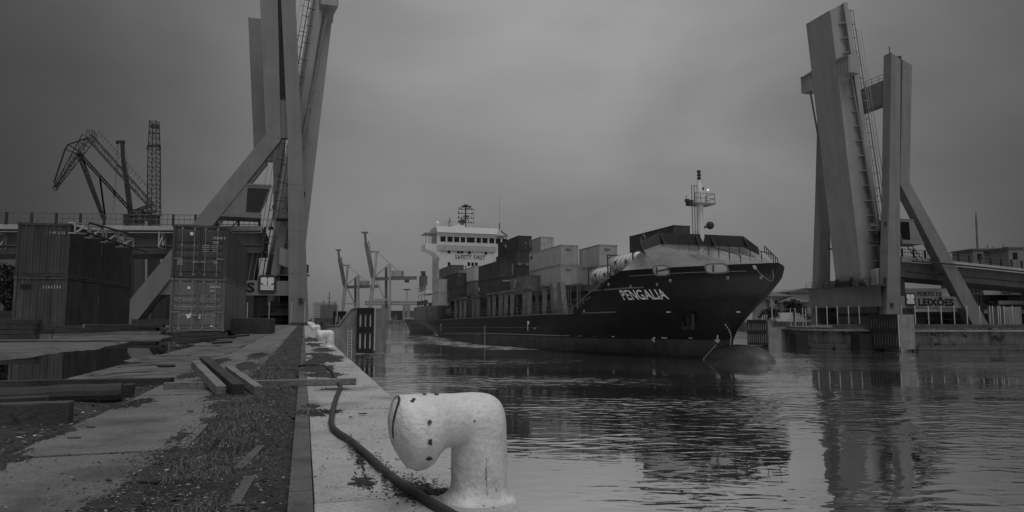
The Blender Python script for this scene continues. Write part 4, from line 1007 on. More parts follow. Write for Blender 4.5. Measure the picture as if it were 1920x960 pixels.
b = MB(); pts = [K(104, 352) + V((math.cos(a) * .5, 0, math.sin(a) * .5)) for a in [2 * math.pi * i / 14 for i in range(15)]]; b.tube(pts, .1, 6); b.bar(K(102, 349), K(107, 355), .12); b.build('sheave', m_dsteel, o)
b = MB(); b.lattice(K(172, 247), K(182, 258), V((0, 0, 1)), 1.1, 1.1, 4, .07, False); b.lattice(K(165, 251), K(165, 244), V((1, 0, 0)), .6, .6, 2, .06, False); b.build('head_platform', m_dsteel, o)
bx('slewing_tower', [((250, 402), (288, 390), 1.2, 1.4, 5, .12), ((262, 412), (262, 398), 2.4, 2.2, 2, .2)])
b = MB(); b.bar(K(262, 640), K(262, 412), 1.4); b.build('pedestal', m_crane, o)
b = MB()
for i in range(18):
    t = i / 17; p = K(182, 252).lerp(K(280, 365), t); b.bar(p, p + V((.5, 0, .9)), .05)
b.bar(K(186, 246), K(284, 359), .05); b.build('walkway_railing', m_dsteel, o)
c2 = cpt(150); o = empty('telescopic_crane', c2(246, 640), label='slim dark telescopic crane boom standing between the two lattice cranes', cat='crane'); o0 = o.location.copy(); K = lambda px, py: c2(px, py) - o0
b = MB(); b.bar(K(246, 640), K(243, 403), 2.2, 1.6); b.build('carrier_mast', m_dsteel, o)
b = MB(); b.bar(K(245, 403), K(238, 345), .8, .8); b.bar(K(238, 345), K(231, 300), .68, .68); b.bar(K(231, 300), K(229, 268), .58, .58); b.build('boom', m_dsteel, o)
b = MB(); b.bar(K(219, 266), K(234, 266), .5, .55); b.bar(K(220, 264), K(220, 270), .4); b.build('boom_head', m_dsteel, o)
b = MB(); b.bar(K(221, 268), K(216, 358), .06); b.bar(K(233, 268), K(250, 400), .05); b.build('hoist_rope', m_dsteel, o)
b = MB(); b.box(K(215, 362), (.5, .4, .8)); b.tube([K(215, 366), K(213, 369), K(216, 370)], .1, 6); b.bar(K(215, 366), K(213, 402), .05); b.build('hook_block', m_dsteel, o)
c3 = cpt(128); o = empty('lattice_boom_crane', c3(288, 640), label='upright lattice mast crane, rightmost of the cranes behind the bridge approach', cat='crane'); o0 = o.location.copy(); K = lambda px, py: c3(px, py) - o0
b = MB(); b.bar(K(288, 640), K(288.5, 404), 1.6); b.build('carrier_mast', m_dsteel, o)
b = MB(); b.tower(K(288.5, 404), K(289, 280), V((0, 1, 0)), V((1, 0, 0)), 1.75, 1.55, 15, .085); b.tower(K(289, 280), K(289.5, 228), V((0, 1, 0)), V((1, 0, 0)), 1.5, 1.2, 5, .09); b.build('boom', m_steel, o)
b = MB(); b.bar(K(276, 274), K(301, 274), .3); b.box(K(277, 278), (.25, .3, .7)); b.box(K(300, 278), (.25, .3, .7)); b.bar(K(277, 280), K(277, 404), .08); b.bar(K(300, 280), K(299, 404), .08); b.bar(K(279, 250), K(300, 250), .1); b.box(K(289.5, 237), (1.1, .8, .7)); b.build('head_frame', m_dsteel, o)

# ================================================================== TERMINAL across the basin: far quay, gantry cranes, boxes
fq = MB(); fq.prism([(-420, 493, -3.6), (240, 493, -3.6), (400, 900, -3.6), (-900, 900, -3.6)], (0, 0, 3.1)); tag(fq.build('far_quay', m_wall), kind='structure')
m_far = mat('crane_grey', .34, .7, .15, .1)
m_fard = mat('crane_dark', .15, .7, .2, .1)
def sts(Y, ox, oy, k, label):
    """ship-to-shore crane: pixel design of the larger crane, moved and scaled"""
    o = empty('gantry_crane', at(ox, 600, Y), label=label, cat='gantry crane', group='ship to shore cranes on the far terminal'); o.location.z = -.5; o0 = o.location.copy()
    def P(px, py, dy=0): return at(ox + (px - 706) * k, oy + (py - 520) * k, Y + dy) - o0
    s = Y / 520 * 1.
    b = MB()
    for dy in (0, 16):
        b.bar(P(693, 596, dy), P(702, 518, dy), 1.5); b.bar(P(702, 518, dy), P(706, 472, dy), 1.6); b.bar(P(731, 596, dy), P(731, 495, dy), 1.6); b.bar(P(731, 562, dy), P(693, 562, dy), 1.2); b.bar(P(705, 525, dy), P(722, 562, dy), 1.); b.bar(P(697, 520, dy), P(690, 596, dy), .8)
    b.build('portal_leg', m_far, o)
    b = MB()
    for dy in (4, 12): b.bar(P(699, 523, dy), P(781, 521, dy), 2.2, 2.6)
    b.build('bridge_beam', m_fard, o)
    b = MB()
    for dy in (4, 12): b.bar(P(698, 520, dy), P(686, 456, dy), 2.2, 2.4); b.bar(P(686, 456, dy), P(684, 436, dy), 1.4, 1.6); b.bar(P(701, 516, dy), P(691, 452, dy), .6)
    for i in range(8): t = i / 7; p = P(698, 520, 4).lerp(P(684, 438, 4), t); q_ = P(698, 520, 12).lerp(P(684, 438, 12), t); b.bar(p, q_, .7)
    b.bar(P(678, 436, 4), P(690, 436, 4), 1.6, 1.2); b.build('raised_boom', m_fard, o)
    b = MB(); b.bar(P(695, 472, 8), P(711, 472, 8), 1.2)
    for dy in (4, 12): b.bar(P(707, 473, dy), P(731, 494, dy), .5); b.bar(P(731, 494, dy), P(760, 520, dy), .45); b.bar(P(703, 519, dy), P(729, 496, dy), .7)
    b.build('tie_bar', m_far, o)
    b = MB(); a_, c_ = P(734, 518, 3), P(757, 509, 13); b.bb(a_, c_); b.build('machinery_house', m_far, o)
    b = MB(); b.bar(P(724, 500, 8), P(724, 580, 8), 1.8); b.box(P(763, 526, 8), (3, 4, 3)); b.build('lift_shaft', m_fard, o)
    return o
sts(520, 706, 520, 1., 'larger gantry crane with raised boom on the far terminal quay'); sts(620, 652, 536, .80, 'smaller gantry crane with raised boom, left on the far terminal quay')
o = empty('yard_gantry', at(735, 600, 560), label='low yard gantry with long lattice beam behind the gantry cranes', cat='gantry crane'); o0 = o.location.copy(); b = MB()
P = lambda px, py: at(px, py, 560) - o0
for py in (566, 571): b.bar(P(684, py), P(800, py), 1.3)
for i in range(24): b.bar(P(684 + i * 4.8, 566), P(688 + i * 4.8, 571), .5)
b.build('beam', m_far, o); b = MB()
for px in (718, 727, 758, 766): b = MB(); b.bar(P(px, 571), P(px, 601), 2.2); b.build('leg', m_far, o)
FB = ['dark', 'grey', 'pale']; i = 0
for (x0, x1, y0, mt, lab) in ((652, 668, 582, m_cmid, 'grey block of stacked boxes left of the crane legs on the far quay'), (671, 690, 584, m_cdark2, 'dark block of stacked boxes between the crane legs on the far quay'), (733, 750, 582, m_cdark, 'dark block of stacked boxes right of the crane leg on the far quay'),
                           (751, 765, 581, m_cdark2, 'taller block of stacked boxes in the middle of the far quay'), (766, 790, 583, m_cmid, 'grey block of stacked boxes near the ship stern on the far quay'), (700, 716, 586, m_cdark2, 'low block of stacked boxes behind the crane tower on the far quay')):
    a_ = at(x0, 601, 580); c_ = at(x1, 601, 580); z1 = at(x0, y0, 580).z; o = empty('box_stack', (a_.x, a_.y, -.5), label=lab, cat='container stack', group='box stacks on the far terminal'); n = max(1, round((c_.x - a_.x) / 2.6)); H_ = 2.6; T_ = max(1, round((z1 + .5) / H_)); k = 0
    for t_ in range(T_):
        for j in range(n):
            if t_ == T_ - 1 and random.random() < .25: continue
            b = MB(); b.bb((j * 2.6 + .04, 0, t_ * H_ + .02), (j * 2.6 + 2.56, 6, t_ * H_ + H_ - .03)); b.build('box', random.choice((mt, mt, m_cdark2, m_cmid)), o)
b = MB(); o0 = at(763, 600, 560); o = empty('light_mast', o0, label='thin lighting mast over the far terminal', cat='light mast'); b.bar(V((0, 0, -1)), at(763, 544, 560) - o0, .5); b.build('pole', m_far, o); b = MB(); b.box(at(763, 543, 560) - o0, (5, 5, .9)); b.build('lamp_head', m_fard, o)
# small ship masts behind the mesh panel
o0 = at(617, 600, 300); o = empty('moored_boat', o0, label='moored boat whose mast shows above the mesh panel', cat='boat'); P = lambda px, py: at(px, py, 300) - o0
b = MB(); b.prism([P(585, 606), P(640, 606), P(643, 596), P(582, 596)], (0, 9, 0)); b.build('hull', m_cdark2, o); b = MB(); b.bb(P(600, 596), P(628, 572) + V((0, 6, 0))); b.build('deckhouse', m_steel, o)
b = MB(); b.bar(P(617, 575), P(617.5, 548), .35); b.bar(P(613, 558), P(622, 558), .2); b.bar(P(614, 566), P(622, 566), .2); b.bar(P(607, 573), P(607, 563), .2); b.bar(P(604, 565), P(610, 565), .2); b.bar(P(628, 573), P(628, 564), .2); b.build('mast', m_fard, o)

# shed between the stacks, under the left approach
o = empty('shed', at(258, 604, 98), label='low shed with a pale roof light under the left approach between the stacks', cat='shed'); o0 = o.location.copy(); P = lambda px, py, dy=0: at(px, py, 98 + dy) - o0
b = MB(); b.prism([P(256, 606), P(345, 606), P(345, 556), P(292, 556)], (0, 8, 0)); b.build('wall', m_cmid, o)
b = MB(); b.prism([P(292, 555.5), P(345, 555.5), P(345, 550), P(296, 550)], (0, 8, 0)); b.build('roof', m_towerd, o)
b = MB(); b.prism([P(298, 554.5), P(322, 554.5), P(321, 549.5), P(301, 549.5)], (0, -.15, 0)); b.build('roof_light', m_white, o)
b = MB(); b.bar(P(281, 606, -.4), P(282, 564, -.4), .12); b.build('corner_pole', m_lsteel, o)
b = MB(); a, c = at(246, 607, 80), at(318, 607, 80); a.z = c.z = .2; b.bar(a, c, .6, 1.0); tag(b.build('low_wall', m_cdark), 'low dark wall before the shed between the container stacks', 'low wall')
# ================================================================== CONTAINER SHIP
SA, ST_ = R(18), R(.5)
SO = V((3.86, 116.9, WZ)); SF = V((math.sin(SA) * math.cos(ST_), -math.cos(SA) * math.cos(ST_), math.sin(ST_))); SP_ = V((math.cos(SA), math.sin(SA), 0)); SM = frame(SO, SF, SP_); SI = SM.inverted()
def pl(px, py, ax, val):                                      # ship-local point on a local plane
    o = SI @ CAM; r = SI.to_3x3() @ ray(px, py); return o + r * ((val - o[ax]) / r[ax])
ship = empty('container_ship', M=SM, label='black hulled container ship steaming out between the raised bridge towers', cat='ship')
def interp(P, x):
    if x <= P[0][0]: return P[0][1]
    for (a, b), (c, d) in zip(P, P[1:]):
        if x <= c: return b + (d - b) * (x - a) / (c - a)
    return P[-1][1]
HB = 10.9
STEM = [(-1.6, 54.6), (.8, 54.8), (1.6, 55.0), (2.3, 55.6), (3.4, 56.9), (4.6, 58.4), (5.7, 59.9), (7.2, 61.2), (8.1, 61.6)]
def hb(x, z):
    zz = min(1, max(0, (z + 1) / 8.2)); xs = interp(STEM, z); Le = 37 + (20 - 37) * zz ** .75; e = 1.0
    q = min(1, max(0, (xs - x) / Le)); y = HB * max(0., 1 - (1 - q) ** 2) ** e
    xa = interp([(-1.6, -34), (0, -41), (3.9, -56.8)], z)      # raked stern
    a = min(1, max(0, (x - xa) / 22)); low = 1 - min(1, max(0, (z + 1) / 5)); return y * (1 - low * .55 * (1 - a) ** 2)
def xaft(z): return interp([(-1.6, -36), (0, -42.5), (1.4, -47), (3.9, -56.8)], z)
ZL = [-1.6, -.4, .4, 1.32, 1.36, 2.2, 3.1, 3.95]
def side_grid(zs, x0f, n=64, s_=1, xa=None):
    rows = []
    for z in zs:
        a, b = (xa if xa is not None else xaft(z)), interp(STEM, z); rows.append([V((x, -s_ * hb(x, z), z)) for x in [a + (b - a) * (1 - (1 - i / n) ** 1.7) for i in range(n + 1)]])
    return rows
hm = MB()
for s_ in (1, -1):
    hm.grid(side_grid(ZL[:4], None, s_=s_), 1); hm.grid(side_grid(ZL[3:], None, s_=s_), 0)
    # forecastle: from the sloping bulwark forward
    n = 34; NZ_ = 10; rows = []
    for j in range(NZ_ + 1):
        row = []
        for i in range(n + 1):
            f_ = 1 - (1 - i / n) ** 1.6; x = 40.8 + (interp(STEM, 3.95 + (8.05 - 3.95) * j / NZ_) - 40.8) * f_
            top = 3.96 + 4.12 * min(1, max(0, (x - 40.8) / 9.0))
            z = 3.95 + (top - 3.95) * j / NZ_; row.append(V((x, -s_ * hb(x, z), z)))
        rows.append(row)
    hm.grid(rows, 0)
st = [V((xaft(z), hb(xaft(z), z), z)) for z in ZL]; hm.grid([[p, V((p.x, -p.y, p.z))] for p in st], 0)
hm.grid([[V((x, y * hb(x, 3.9) * .998, 3.85)) for y in (-1, 1)] for x in [-56 + i * 3 for i in range(36)]], 0)
hull = hm.build('hull', [m_hull, m_boot], ship, smooth=True, merge=True)
md = hull.modifiers.new('edges', 'EDGE_SPLIT'); md.split_angle = R(35)
def strip(pts, w, name, mt, off=.03):                         # thin painted or welded strip along the starboard side
    b = MB(); rows = []
    for x, z in pts: rows += [[V((x, -hb(x, z - w / 2) - off, z - w / 2)), V((x, -hb(x, z + w / 2) - off, z + w / 2))]]
    b.grid(rows); return b.build(name, mt, ship)
def seg(x0, z0, x1, z1, n=10): return [(x0 + (x1 - x0) * i / n, z0 + (z1 - z0) * i / n) for i in range(n + 1)]
def sp(px, py):                                              # where a pixel ray meets the starboard shell
    o = SI @ CAM; r = SI.to_3x3() @ ray(px, py)
    fo = lambda k: (lambda p: p.y + hb(p.x, p.z))(o + r * k)
    k = 40.
    while k < 220 and fo(k) < 0: k += .4
    a, b = k - .4, k
    for _ in range(24):
        m = (a + b) / 2
        if fo(m) < 0: a = m
        else: b = m
    return o + r * b
def pstrip(pxs, w, name, mt):
    P = [sp(*p) for p in pxs]; pts = []
    for a, c in zip(P, P[1:]): pts += seg(a.x, a.z, c.x, c.z, 8)
    return strip(pts, w, name, mt)
pstrip([(800, 627), (826, 627), (833, 624.8), (905, 624.6), (980, 627), (1146, 630.6)], .10, 'load_line', m_galv)
pstrip([(798, 614.5), (905, 614), (1010, 614)], .06, 'weld_line', m_steel)
pstrip([(776.5, 601.8), (850, 598), (925, 594.2), (1064, 587.8), (1156, 585)], .12, 'rubbing_strake', m_steel)
pstrip([(1103, 546), (1150, 542), (1207, 538.5)], .14, 'rubbing_strake', m_steel)
pstrip([(1064, 587.5), (1090, 563), (1120, 537), (1160, 501)], .12, 'bulwark_edge', m_steel)
pstrip([(1180, 517.6), (1240, 514), (1297, 510.6), (1400, 508.4)], .07, 'knuckle', m_steel)
def patch_on(px, py, w, h, name, mt, off=.04, rot=0):
    c = sp(px, py); b = MB(); rows = []
    for i in range(5): x = c.x + w * (i / 4 - .5); rows.append([V((x, -hb(x, z) - off, z)) for z in [c.z + h * (j / 4 - .5) for j in range(5)]])
    b.grid(rows); return b.build(name, mt, ship)
def oval_on(pa, pb, name, mt, off, grow=0, sq=4.):
    """rounded opening spanning two pixel corners on the shell"""
    A, B = sp(*pa), sp(*pb); cx, cz, rx, rz = (A.x + B.x) / 2, (A.z + B.z) / 2, abs(A.x - B.x) / 2 + grow, abs(A.z - B.z) / 2 + grow; b = MB(); rows = []
    for k in range(5):
        rr = k / 4; ring = []
        for i in range(24):
            a = 2 * math.pi * i / 24; ca, sa = math.cos(a), math.sin(a); f_ = (abs(ca) ** sq + abs(sa) ** sq) ** (-1 / sq)
            x, z = cx + rx * rr * f_ * ca, cz + rz * rr * f_ * sa; ring.append(V((x, -hb(x, z) - off, z)))
        rows.append(ring + [ring[0]])
    b.grid(rows); return b.build(name, mt, ship)
m_pale = mat('mooring_port_pale', .5, .6, .1, 1.)  # pale colour stands for sky light and white gear behind the ports
for pa, pb, dv in (((1225.5, 500.5), (1255.5, 514.5), [(1232.5, 501, 1232.5, 514), (1233, 509, 1255, 505)]), ((1323, 497), (1366, 510), [(1339, 497, 1339, 510)])):
    oval_on(pa, pb, 'mooring_port_rim', m_steel, .035, .12); oval_on(pa, pb, 'mooring_port', m_pale, .05)
    b = MB()
    for x0, y0, x1, y1 in dv:
        a_, c_ = sp(x0, y0), sp(x1, y1); b.bar(a_ + V((0, -.09, 0)), c_ + V((0, -.09, 0)), .12)
    b.build('mooring_roller', m_dsteel, ship)
oval_on((1411.5, 497.5), (1421, 505), 'mooring_port', m_pale, .05, 0, 8.)
oval_on((1447, 497), (1452, 506), 'fairlead', m_dsteel, .05)
for px, py in ((1140.5, 532), (1231.5, 532), (1256, 525), (1364, 520), (1426, 519), (1182, 536)):
    oval_on((px - 3.6, py - 3.2), (px + 3.6, py + 3.2), 'hawse_hole', m_dsteel, .04, 0, 2.); b = MB(); c = sp(px + 1.2, py + .8); b.sphere(c + V((0, -.05, 0)), (.22, .1, .2), 8); b.build('hawse_lip', m_galv, ship)
# name, draught marks, emblems
def shell_text(body, x0, z0, size, mt, nm, off=.05, sx=1., bold=.02, slope=0., fn=hb, sp_=1., shear=0.):
    o = text(nm, body, size, mt, Mx.Identity(4), ship, 0., bold, sx, 'LEFT', sp_)
    for v in o.data.vertices: x = x0 + v.co.x + shear * v.co.y; z = z0 + v.co.y + slope * v.co.x; v.co = (x, -fn(x, z) - off, z)
    return o
nA, nB = sp(1170, 562), sp(1256, 560.5)
NW = nB.x - nA.x
to = shell_text('PENGALIA', 0, 0, 1.0, m_mark, 'ship_name', 0, 1, .022)
wid = max(v.co.x for v in to.data.vertices); bpy.data.objects.remove(to)
hgt = sp(1170, 543.5).z - nA.z; sz = hgt / .72
shell_text('PENGALIA', nA.x, nA.z, sz, m_mark, 'ship_name', .05, NW / (wid * sz), .022, (nB.z - nA.z) / NW, shear=.32)
for i, (px, py) in enumerate(((1361.5, 609), (1364.5, 613.5), (1367.5, 618), (1369.5, 622.5), (1371, 627), (1371.5, 631.5), (1371, 636), (1370.5, 640), (1370, 644.5))):
    c = sp(px, py); b = MB(); b.prism([(c.x - .14, -hb(c.x, c.z) - .05, c.z - .09), (c.x + .14, -hb(c.x, c.z) - .05, c.z - .09), (c.x + .02, -hb(c.x, c.z) - .05, c.z + .11)], (0, -.02, 0)); b.build('draught_mark', m_mark, ship)
for px, y0, y1 in ((909.5, 611, 645),):
    b = MB(); y = y0
    while y < y1: c = sp(px, y); b.box(c + V((0, -.04, 0)), (.22, .03, .12)); y += 2.7
    b.build('draught_scale', m_mark, ship)
for px, py, w_, h_ in ((991, 605, .75, .42), (990, 611.5, .24, 1.2), (827.5, 608.5, .7, .35), (827, 614.5, .25, 1.4)): patch_on(px, py, w_, h_, 'plimsoll_mark', m_mark)
for px, py in ((1226, 635.5),): 
    b = MB(); c = sp(px, py)
    for a_ in (R(25), R(115)): d = V((math.cos(a_), 0, math.sin(a_))) * .34; b.bar(c - d + V((0, -.06, 0)), c + d + V((0, -.06, 0)), .11)
    b.build('thruster_mark', m_mark, ship)
b = MB(); c = sp(1345, 637); q0 = c + V((0, -.07, 0)); b.bar(q0 + V((-.35, 0, .45)), q0 + V((.2, 0, .45)), .1); b.bar(q0 + V((.2, 0, .45)), q0 + V((.1, 0, 0)), .1); b.tube([q0 + V((-.2, 0, -.05)), q0 + V((.15, 0, -.2)), q0 + V((.35, 0, 0))], .12, 6); b.build('bulb_mark', m_mark, ship)
for (px, py, w_) in ((1246, 633.5, .9), (1295, 633.5, .6), (1254, 585, .7), (1385, 585, .6), (825, 626.5, .4), (862, 627, .4), (897, 627.5, .5), (1090, 583, 1.6), (1150, 631, .5), (1003, 616, .5)):
    for k in range(3):
        if w_ > .45 or k < 2: patch_on(px - w_ * 3 + k * w_ * 3, py + random.uniform(-.4, .4), w_ * .26, .09, 'hull_lettering', m_mark)
# anchors
def anchor(pc, side=-1, sc=1.):
    c = pc; b = MB(); yo = -.22
    b.bar(c + V((0, yo, .9)), c + V((0, yo, -.6)), .22); b.bar(c + V((-.85, yo - .05, -.75)), c + V((.85, yo - .05, -.75)), .34, .34)
    b.bar(c + V((-.8, yo, -.7)), c + V((-.95, yo - .05, .55)), .24); b.bar(c + V((.8, yo, -.7)), c + V((.9, yo - .05, .55)), .24); b.tube([c + V((-.3, yo, .8)), c + V((0, yo, 1.05)), c + V((.3, yo, .8))], .08, 6)
    b.build('anchor', m_dsteel, ship)
anchor(sp(1293.5, 600)); oval_on((1285, 584), (1302, 596), 'anchor_pocket', m_black, .03)
b = MB(); yb = 0; b.prism([(53.6, hb(53.6, 4.3) - .1, 4.3), (55.4, hb(55.4, 4.4) - .1, 4.4), (54.6, hb(54.6, 3.2) + .9, 2.9), (53.8, hb(53.8, 3) + 1.1, 2.6)], (-.5, .4, .1)); b.build('port_anchor', m_hull, ship)
b = MB(); pts = []
for i in range(13): t = i / 12; a_ = sp(1421, 506); c_ = sp(1450, 506); p = a_.lerp(c_, t); p.z -= 1.0 * 4 * t * (1 - t); p.y = -hb(p.x, p.z) - .08; pts.append(p)
b.tube(pts, .035, 5); b.build('mooring_rope', m_galv, ship)
# bulbous bow, high out of the water
rows = []; n = 20
for i in range(15):
    t = 1 - (1 - i / 14) ** 1.5; x = 49.5 + 10.7 * t; rz_ = 1.8 * (1 - max(0, (t - .52) / .48) ** 3.4) ** .5 if t > .52 else 1.75 * (.80 + .20 * t / .52); rz_ = max(rz_, .02); ry_ = rz_ * .95
    rows.append([V((x, ry_ * math.cos(2 * math.pi * k / n), -.83 + rz_ * math.sin(2 * math.pi * k / n))) for k in range(n + 1)])
b = MB(); b.grid(rows); b.build('bulbous_bow', m_bulb, ship, smooth=True)
b = MB()
for i in range(9): c = V((52.6 + .13 * i, -1.62 + .14 * i * .6, -.45 + .16 * i)); b.box(c + V((0, -.12, 0)), (.14, .05, .08))
b.build('bulb_marks', m_mark, ship)
# turtle deck and breakwater
zb = lambda x: 8.0
BWp = [(47.2, -7.9, 7.9), (50.3, -7.0, 10.0), (50.6, -4.95, 10.75), (50.6, 4.95, 10.75), (50.3, 7., 10.), (47.2, 7.9, 7.9)]
b = MB(); ed = []
for i in range(25):
    x = 48.6 + (61.5 - 48.6) * (1 - (1 - i / 24) ** 1.7); ed.append(V((x, -hb(x, 8.0) + .10, 8.0 if x > 49.8 else 8.0 - (49.8 - x) * .45)))
edp = [V((p.x, -p.y, p.z)) for p in ed][::-1]; edge = ed + edp[1:]
top = []; ins = [V(p) for p in BWp]; XF = 57.3
for e in edge:
    sd_ = 1 if e.y < 0 else -1
    t = 2 * min(1, max(0, (e.x - 48.6) / (XF - 48.6))) if e.x < XF else 2 + .5 * (e.x - XF) / (61.5 - XF)
    if sd_ < 0: t = 5 - t
    k = min(4, int(t)); top.append(ins[k].lerp(ins[k + 1], t - k))
b = MB(); b.grid([[e.lerp(tp, j / 4) for e, tp in zip(edge, top)] for j in range(5)]); b.build('turtle_deck', m_deck, ship)
b = MB(); b.grid([[V((41 + i * .75, (-1 if j == 0 else 1) * (hb(41 + i * .75, 7.5) - .4), 7.6 if i > 11 else 3.9 + 3.7 * i / 12)) for j in (0, 1)] for i in range(13)]);  b.build('forecastle_deck', m_hullg, ship)
b = MB(); P3 = [V(p) for p in BWp[1:5]]; TZ = [10.85, 11.95, 11.95, 10.85]
for i in range(3):
    a_, c_ = P3[i], P3[i + 1]; a1, c1 = V((a_.x - .25, a_.y, TZ[i])), V((c_.x - .25, c_.y, TZ[i + 1])); bk = V((-.12, 0, 0)); b.hexa([a_ + V((0, 0, -.4)), c_ + V((0, 0, -.4)), c_ + bk + V((0, 0, -.4)), a_ + bk + V((0, 0, -.4)), a1, c1, c1 + bk, a1 + bk])
b.build('breakwater', m_hullg, ship)
for y in (-4.9, -.9, .9, 4.9): b = MB(); b.prism([(50.7, y, 10.8), (51.2, y, 10.7), (50.45, y, 11.8)], (0, .14, 0)); b.build('breakwater_bracket', m_hullg, ship)
b = MB(); b.prism([(50.4, -7., 10.0), (51.3, -7.1, 9.6), (50.2, -7., 10.8)], (0, .1, 0)); b.build('breakwater_bracket', m_hullg, ship)
b = MB(); 
for ya, yb_, xa_, xb_ in ((-3.2, -1.6, 51.2, 58.6), (.3, .6, 51.2, 60.2), (6.4, 3.2, 51.8, 57.6)):
    n = 6; pr_ = None; b = MB()
    for i in range(n + 1):
        t = i / n; p = V((xa_ + (xb_ - xa_) * t, ya + (yb_ - ya) * t, (10.78 if ya < 6 else 10.1) - (2.55 if ya < 6 else 1.95) * t + .1)); b.bar(p - V((0, 0, .1)), p + V((0, 0, .6)), .06)
        if pr_ is not None: b.bar(pr_ + V((0, 0, .6)), p + V((0, 0, .6)), .07)
        pr_ = p
    b.build('deck_railing', m_dsteel, ship)
# foremast
mx_, mz = 50.1, 11.2
b = MB(); b.tube([(mx_, 0, 10.4), (mx_, 0, 15.1), (mx_, 0, 17.2)], [.38, .36, .28], 10); b.tube([(mx_, 0, 17.2), (mx_, 0, 17.6)], .17, 8); b.build('foremast', m_white, ship)
b = MB(); b.bb((mx_ - .9, -1.1, 15.0), (mx_ + .9, 1.3, 15.16)); b.build('mast_platform', m_galv, ship)
b = MB()
for y in (-1.05, -.4, .3, 1.25): b.bar((mx_ + .8, y, 15.1), (mx_ + .8, y, 16.1), .05); b.bar((mx_ - .8, y, 15.1), (mx_ - .8, y, 16.1), .05)
for z in (15.6, 16.1): b.bar((mx_ + .8, -1.05, z), (mx_ + .8, 1.25, z), .05); b.bar((mx_ + .8, 1.25, z), (mx_ - .8, 1.25, z), .05)
for y in (-.62, -.92): b.bar((mx_, y, 10.6), (mx_, y, 17.0), .06)
b.bar((mx_, -.95, 17.0), (mx_, 0, 17.0), .05); b.bar((mx_, -.95, 12.2), (mx_, 0, 12.2), .05)
for y in (.6, 1.6): b.bar((mx_, y, 10.6), (mx_, y, 11.9), .05)
b.bar((mx_, .6, 11.9), (mx_, 1.6, 11.9), .05); b.build('mast_fittings', m_steel, ship)
b = MB(); b.sphere((mx_ + .3, .95, 12.9), .42, 10); b.tube([(mx_ + .2, .35, 12.7), (mx_ + .3, .95, 12.9)], .14, 6); b.box((mx_, -1.2, 15.2), (.5, .6, .5)); b.box((mx_ + .2, -1.6, 15.35), (.3, .4, .3)); b.build('floodlight', m_dsteel, ship)
b = MB()
for z in (17.7, 18.05, 18.4): b.tube([(mx_, 0, z), (mx_, 0, z + .22)], .2, 8)
b.tube([(mx_, 0, 17.6), (mx_, 0, 18.6)], .09, 6); b.tube([(mx_, -.1, 16.75), (mx_, .5, 16.75)], .15, 6); b.build('navigation_light', m_dsteel, ship)
b = MB(); b.sphere((mx_ + .6, .62, 16.5), .11, 8); b.build('mast_lamp', emit('mast_lamp_glow', 1, .6), ship)
# cargo deck: pedestals, walkway, hatch coamings
def pedestals():
    P = [(797, 0), (805, 0), (810, 0), (817, 0), (825, 0), (828.5, 0), (855, 1), (864, 0), (872, 0), (888, 1), (896, 1), (917, 0), (926.5, 0), (939, 1), (949, 0), (960.5, 0), (984, 0), (992.5, 1), (1021.5, 0)]
    for px, wide in P:
        c = pl(px, 595, 1, -10.45); b = MB(); w_ = .7 if wide else .3; b.bb((c.x - w_ / 2, -10.7, 3.9), (c.x + w_ / 2, -10.2, 7.45)); b.box((c.x, -10.45, 7.52), (w_ + .5, .7, .2)); b.build('cargo_post', m_steel, ship)
    for px in (1041, 1056):
        c = pl(px, 575, 1, -10.0); b = MB(); b.hexa([(c.x - .1, -10.3, 3.9), (c.x + .8, -10.3, 3.9), (c.x + .8, -9.7, 3.9), (c.x - .1, -9.7, 3.9), (c.x - 1.0, -10.3, 7.7), (c.x - .1, -10.3, 7.7), (c.x - .1, -9.7, 7.7), (c.x - 1.0, -9.7, 7.7)]); b.build('cargo_post', m_steel, ship)
pedestals()
b = MB(); x = -44.
while x < 41: b.bar((x, -10.3, 4), (x, -10.3, 5.1), .06); x += 1.6
for z in (4.55, 5.1): b.bar((-44, -10.3, z), (40.5, -10.3, z), .06)
b.build('deck_railing', m_steel, ship)
b = MB(); b.bb((-38, -8.0, 3.9), (39, 8.0, 6.6)); b.bb((-38.5, -8.3, 6.62), (39.5, 8.3, 7.3)); b.build('hatch_coaming', m_cdark2, ship)
b = MB()
for i in range(44): x = -37 + i * 1.8; b.bb((x, -8.2, 4), (x + .14, -8.02, 5.9))
b.build('coaming_stay', m_steel, ship)
b = MB(); x = -36.
while x < 40: b.bar((x, -9.2, 4), (x, -9.2, 7.3), .14); b.bar((x + .7, -9.2, 4), (x + .7, -9.2, 7.3), .08); b.bar((x, -9.2, 5.6), (x + 2.6, -9.2, 5.6), .07); x += 2.7
b.bar((-37, -9.2, 7.3), (41, -9.2, 7.3), .18); b.build('lashing_bridge', m_steel, ship)
for px, py in ((850, 575), (853, 582)):
    pass
c = pl(843, 585, 1, -9.6); b = MB(); b.bb((c.x - 2.2, -9.9, 4.9), (c.x + 1.6, -9.0, 5.9)); 
for k in (0, 1, 2): b.bb((c.x - 2.3, -9.98, 5.0 + k * .33), (c.x + 1.7, -9.9, 5.14 + k * .33))
b.build('stowed_gangway', m_galv, ship); b = MB()
for k in (-1, 1): b.hexa([(c.x + k * 1.2 + .6, -9.9, 5.6), (c.x + k * 1.2 + 1.2, -9.9, 5.6), (c.x + k * 1.2 + 1.2, -9.4, 5.6), (c.x + k * 1.2 + .6, -9.4, 5.6), (c.x + k * 1.2 - .7, -9.9, 7.4), (c.x + k * 1.2 - .1, -9.9, 7.4), (c.x + k * 1.2 - .1, -9.4, 7.4), (c.x + k * 1.2 - .7, -9.4, 7.4)])
b.build('davit_arm', m_galv, ship)
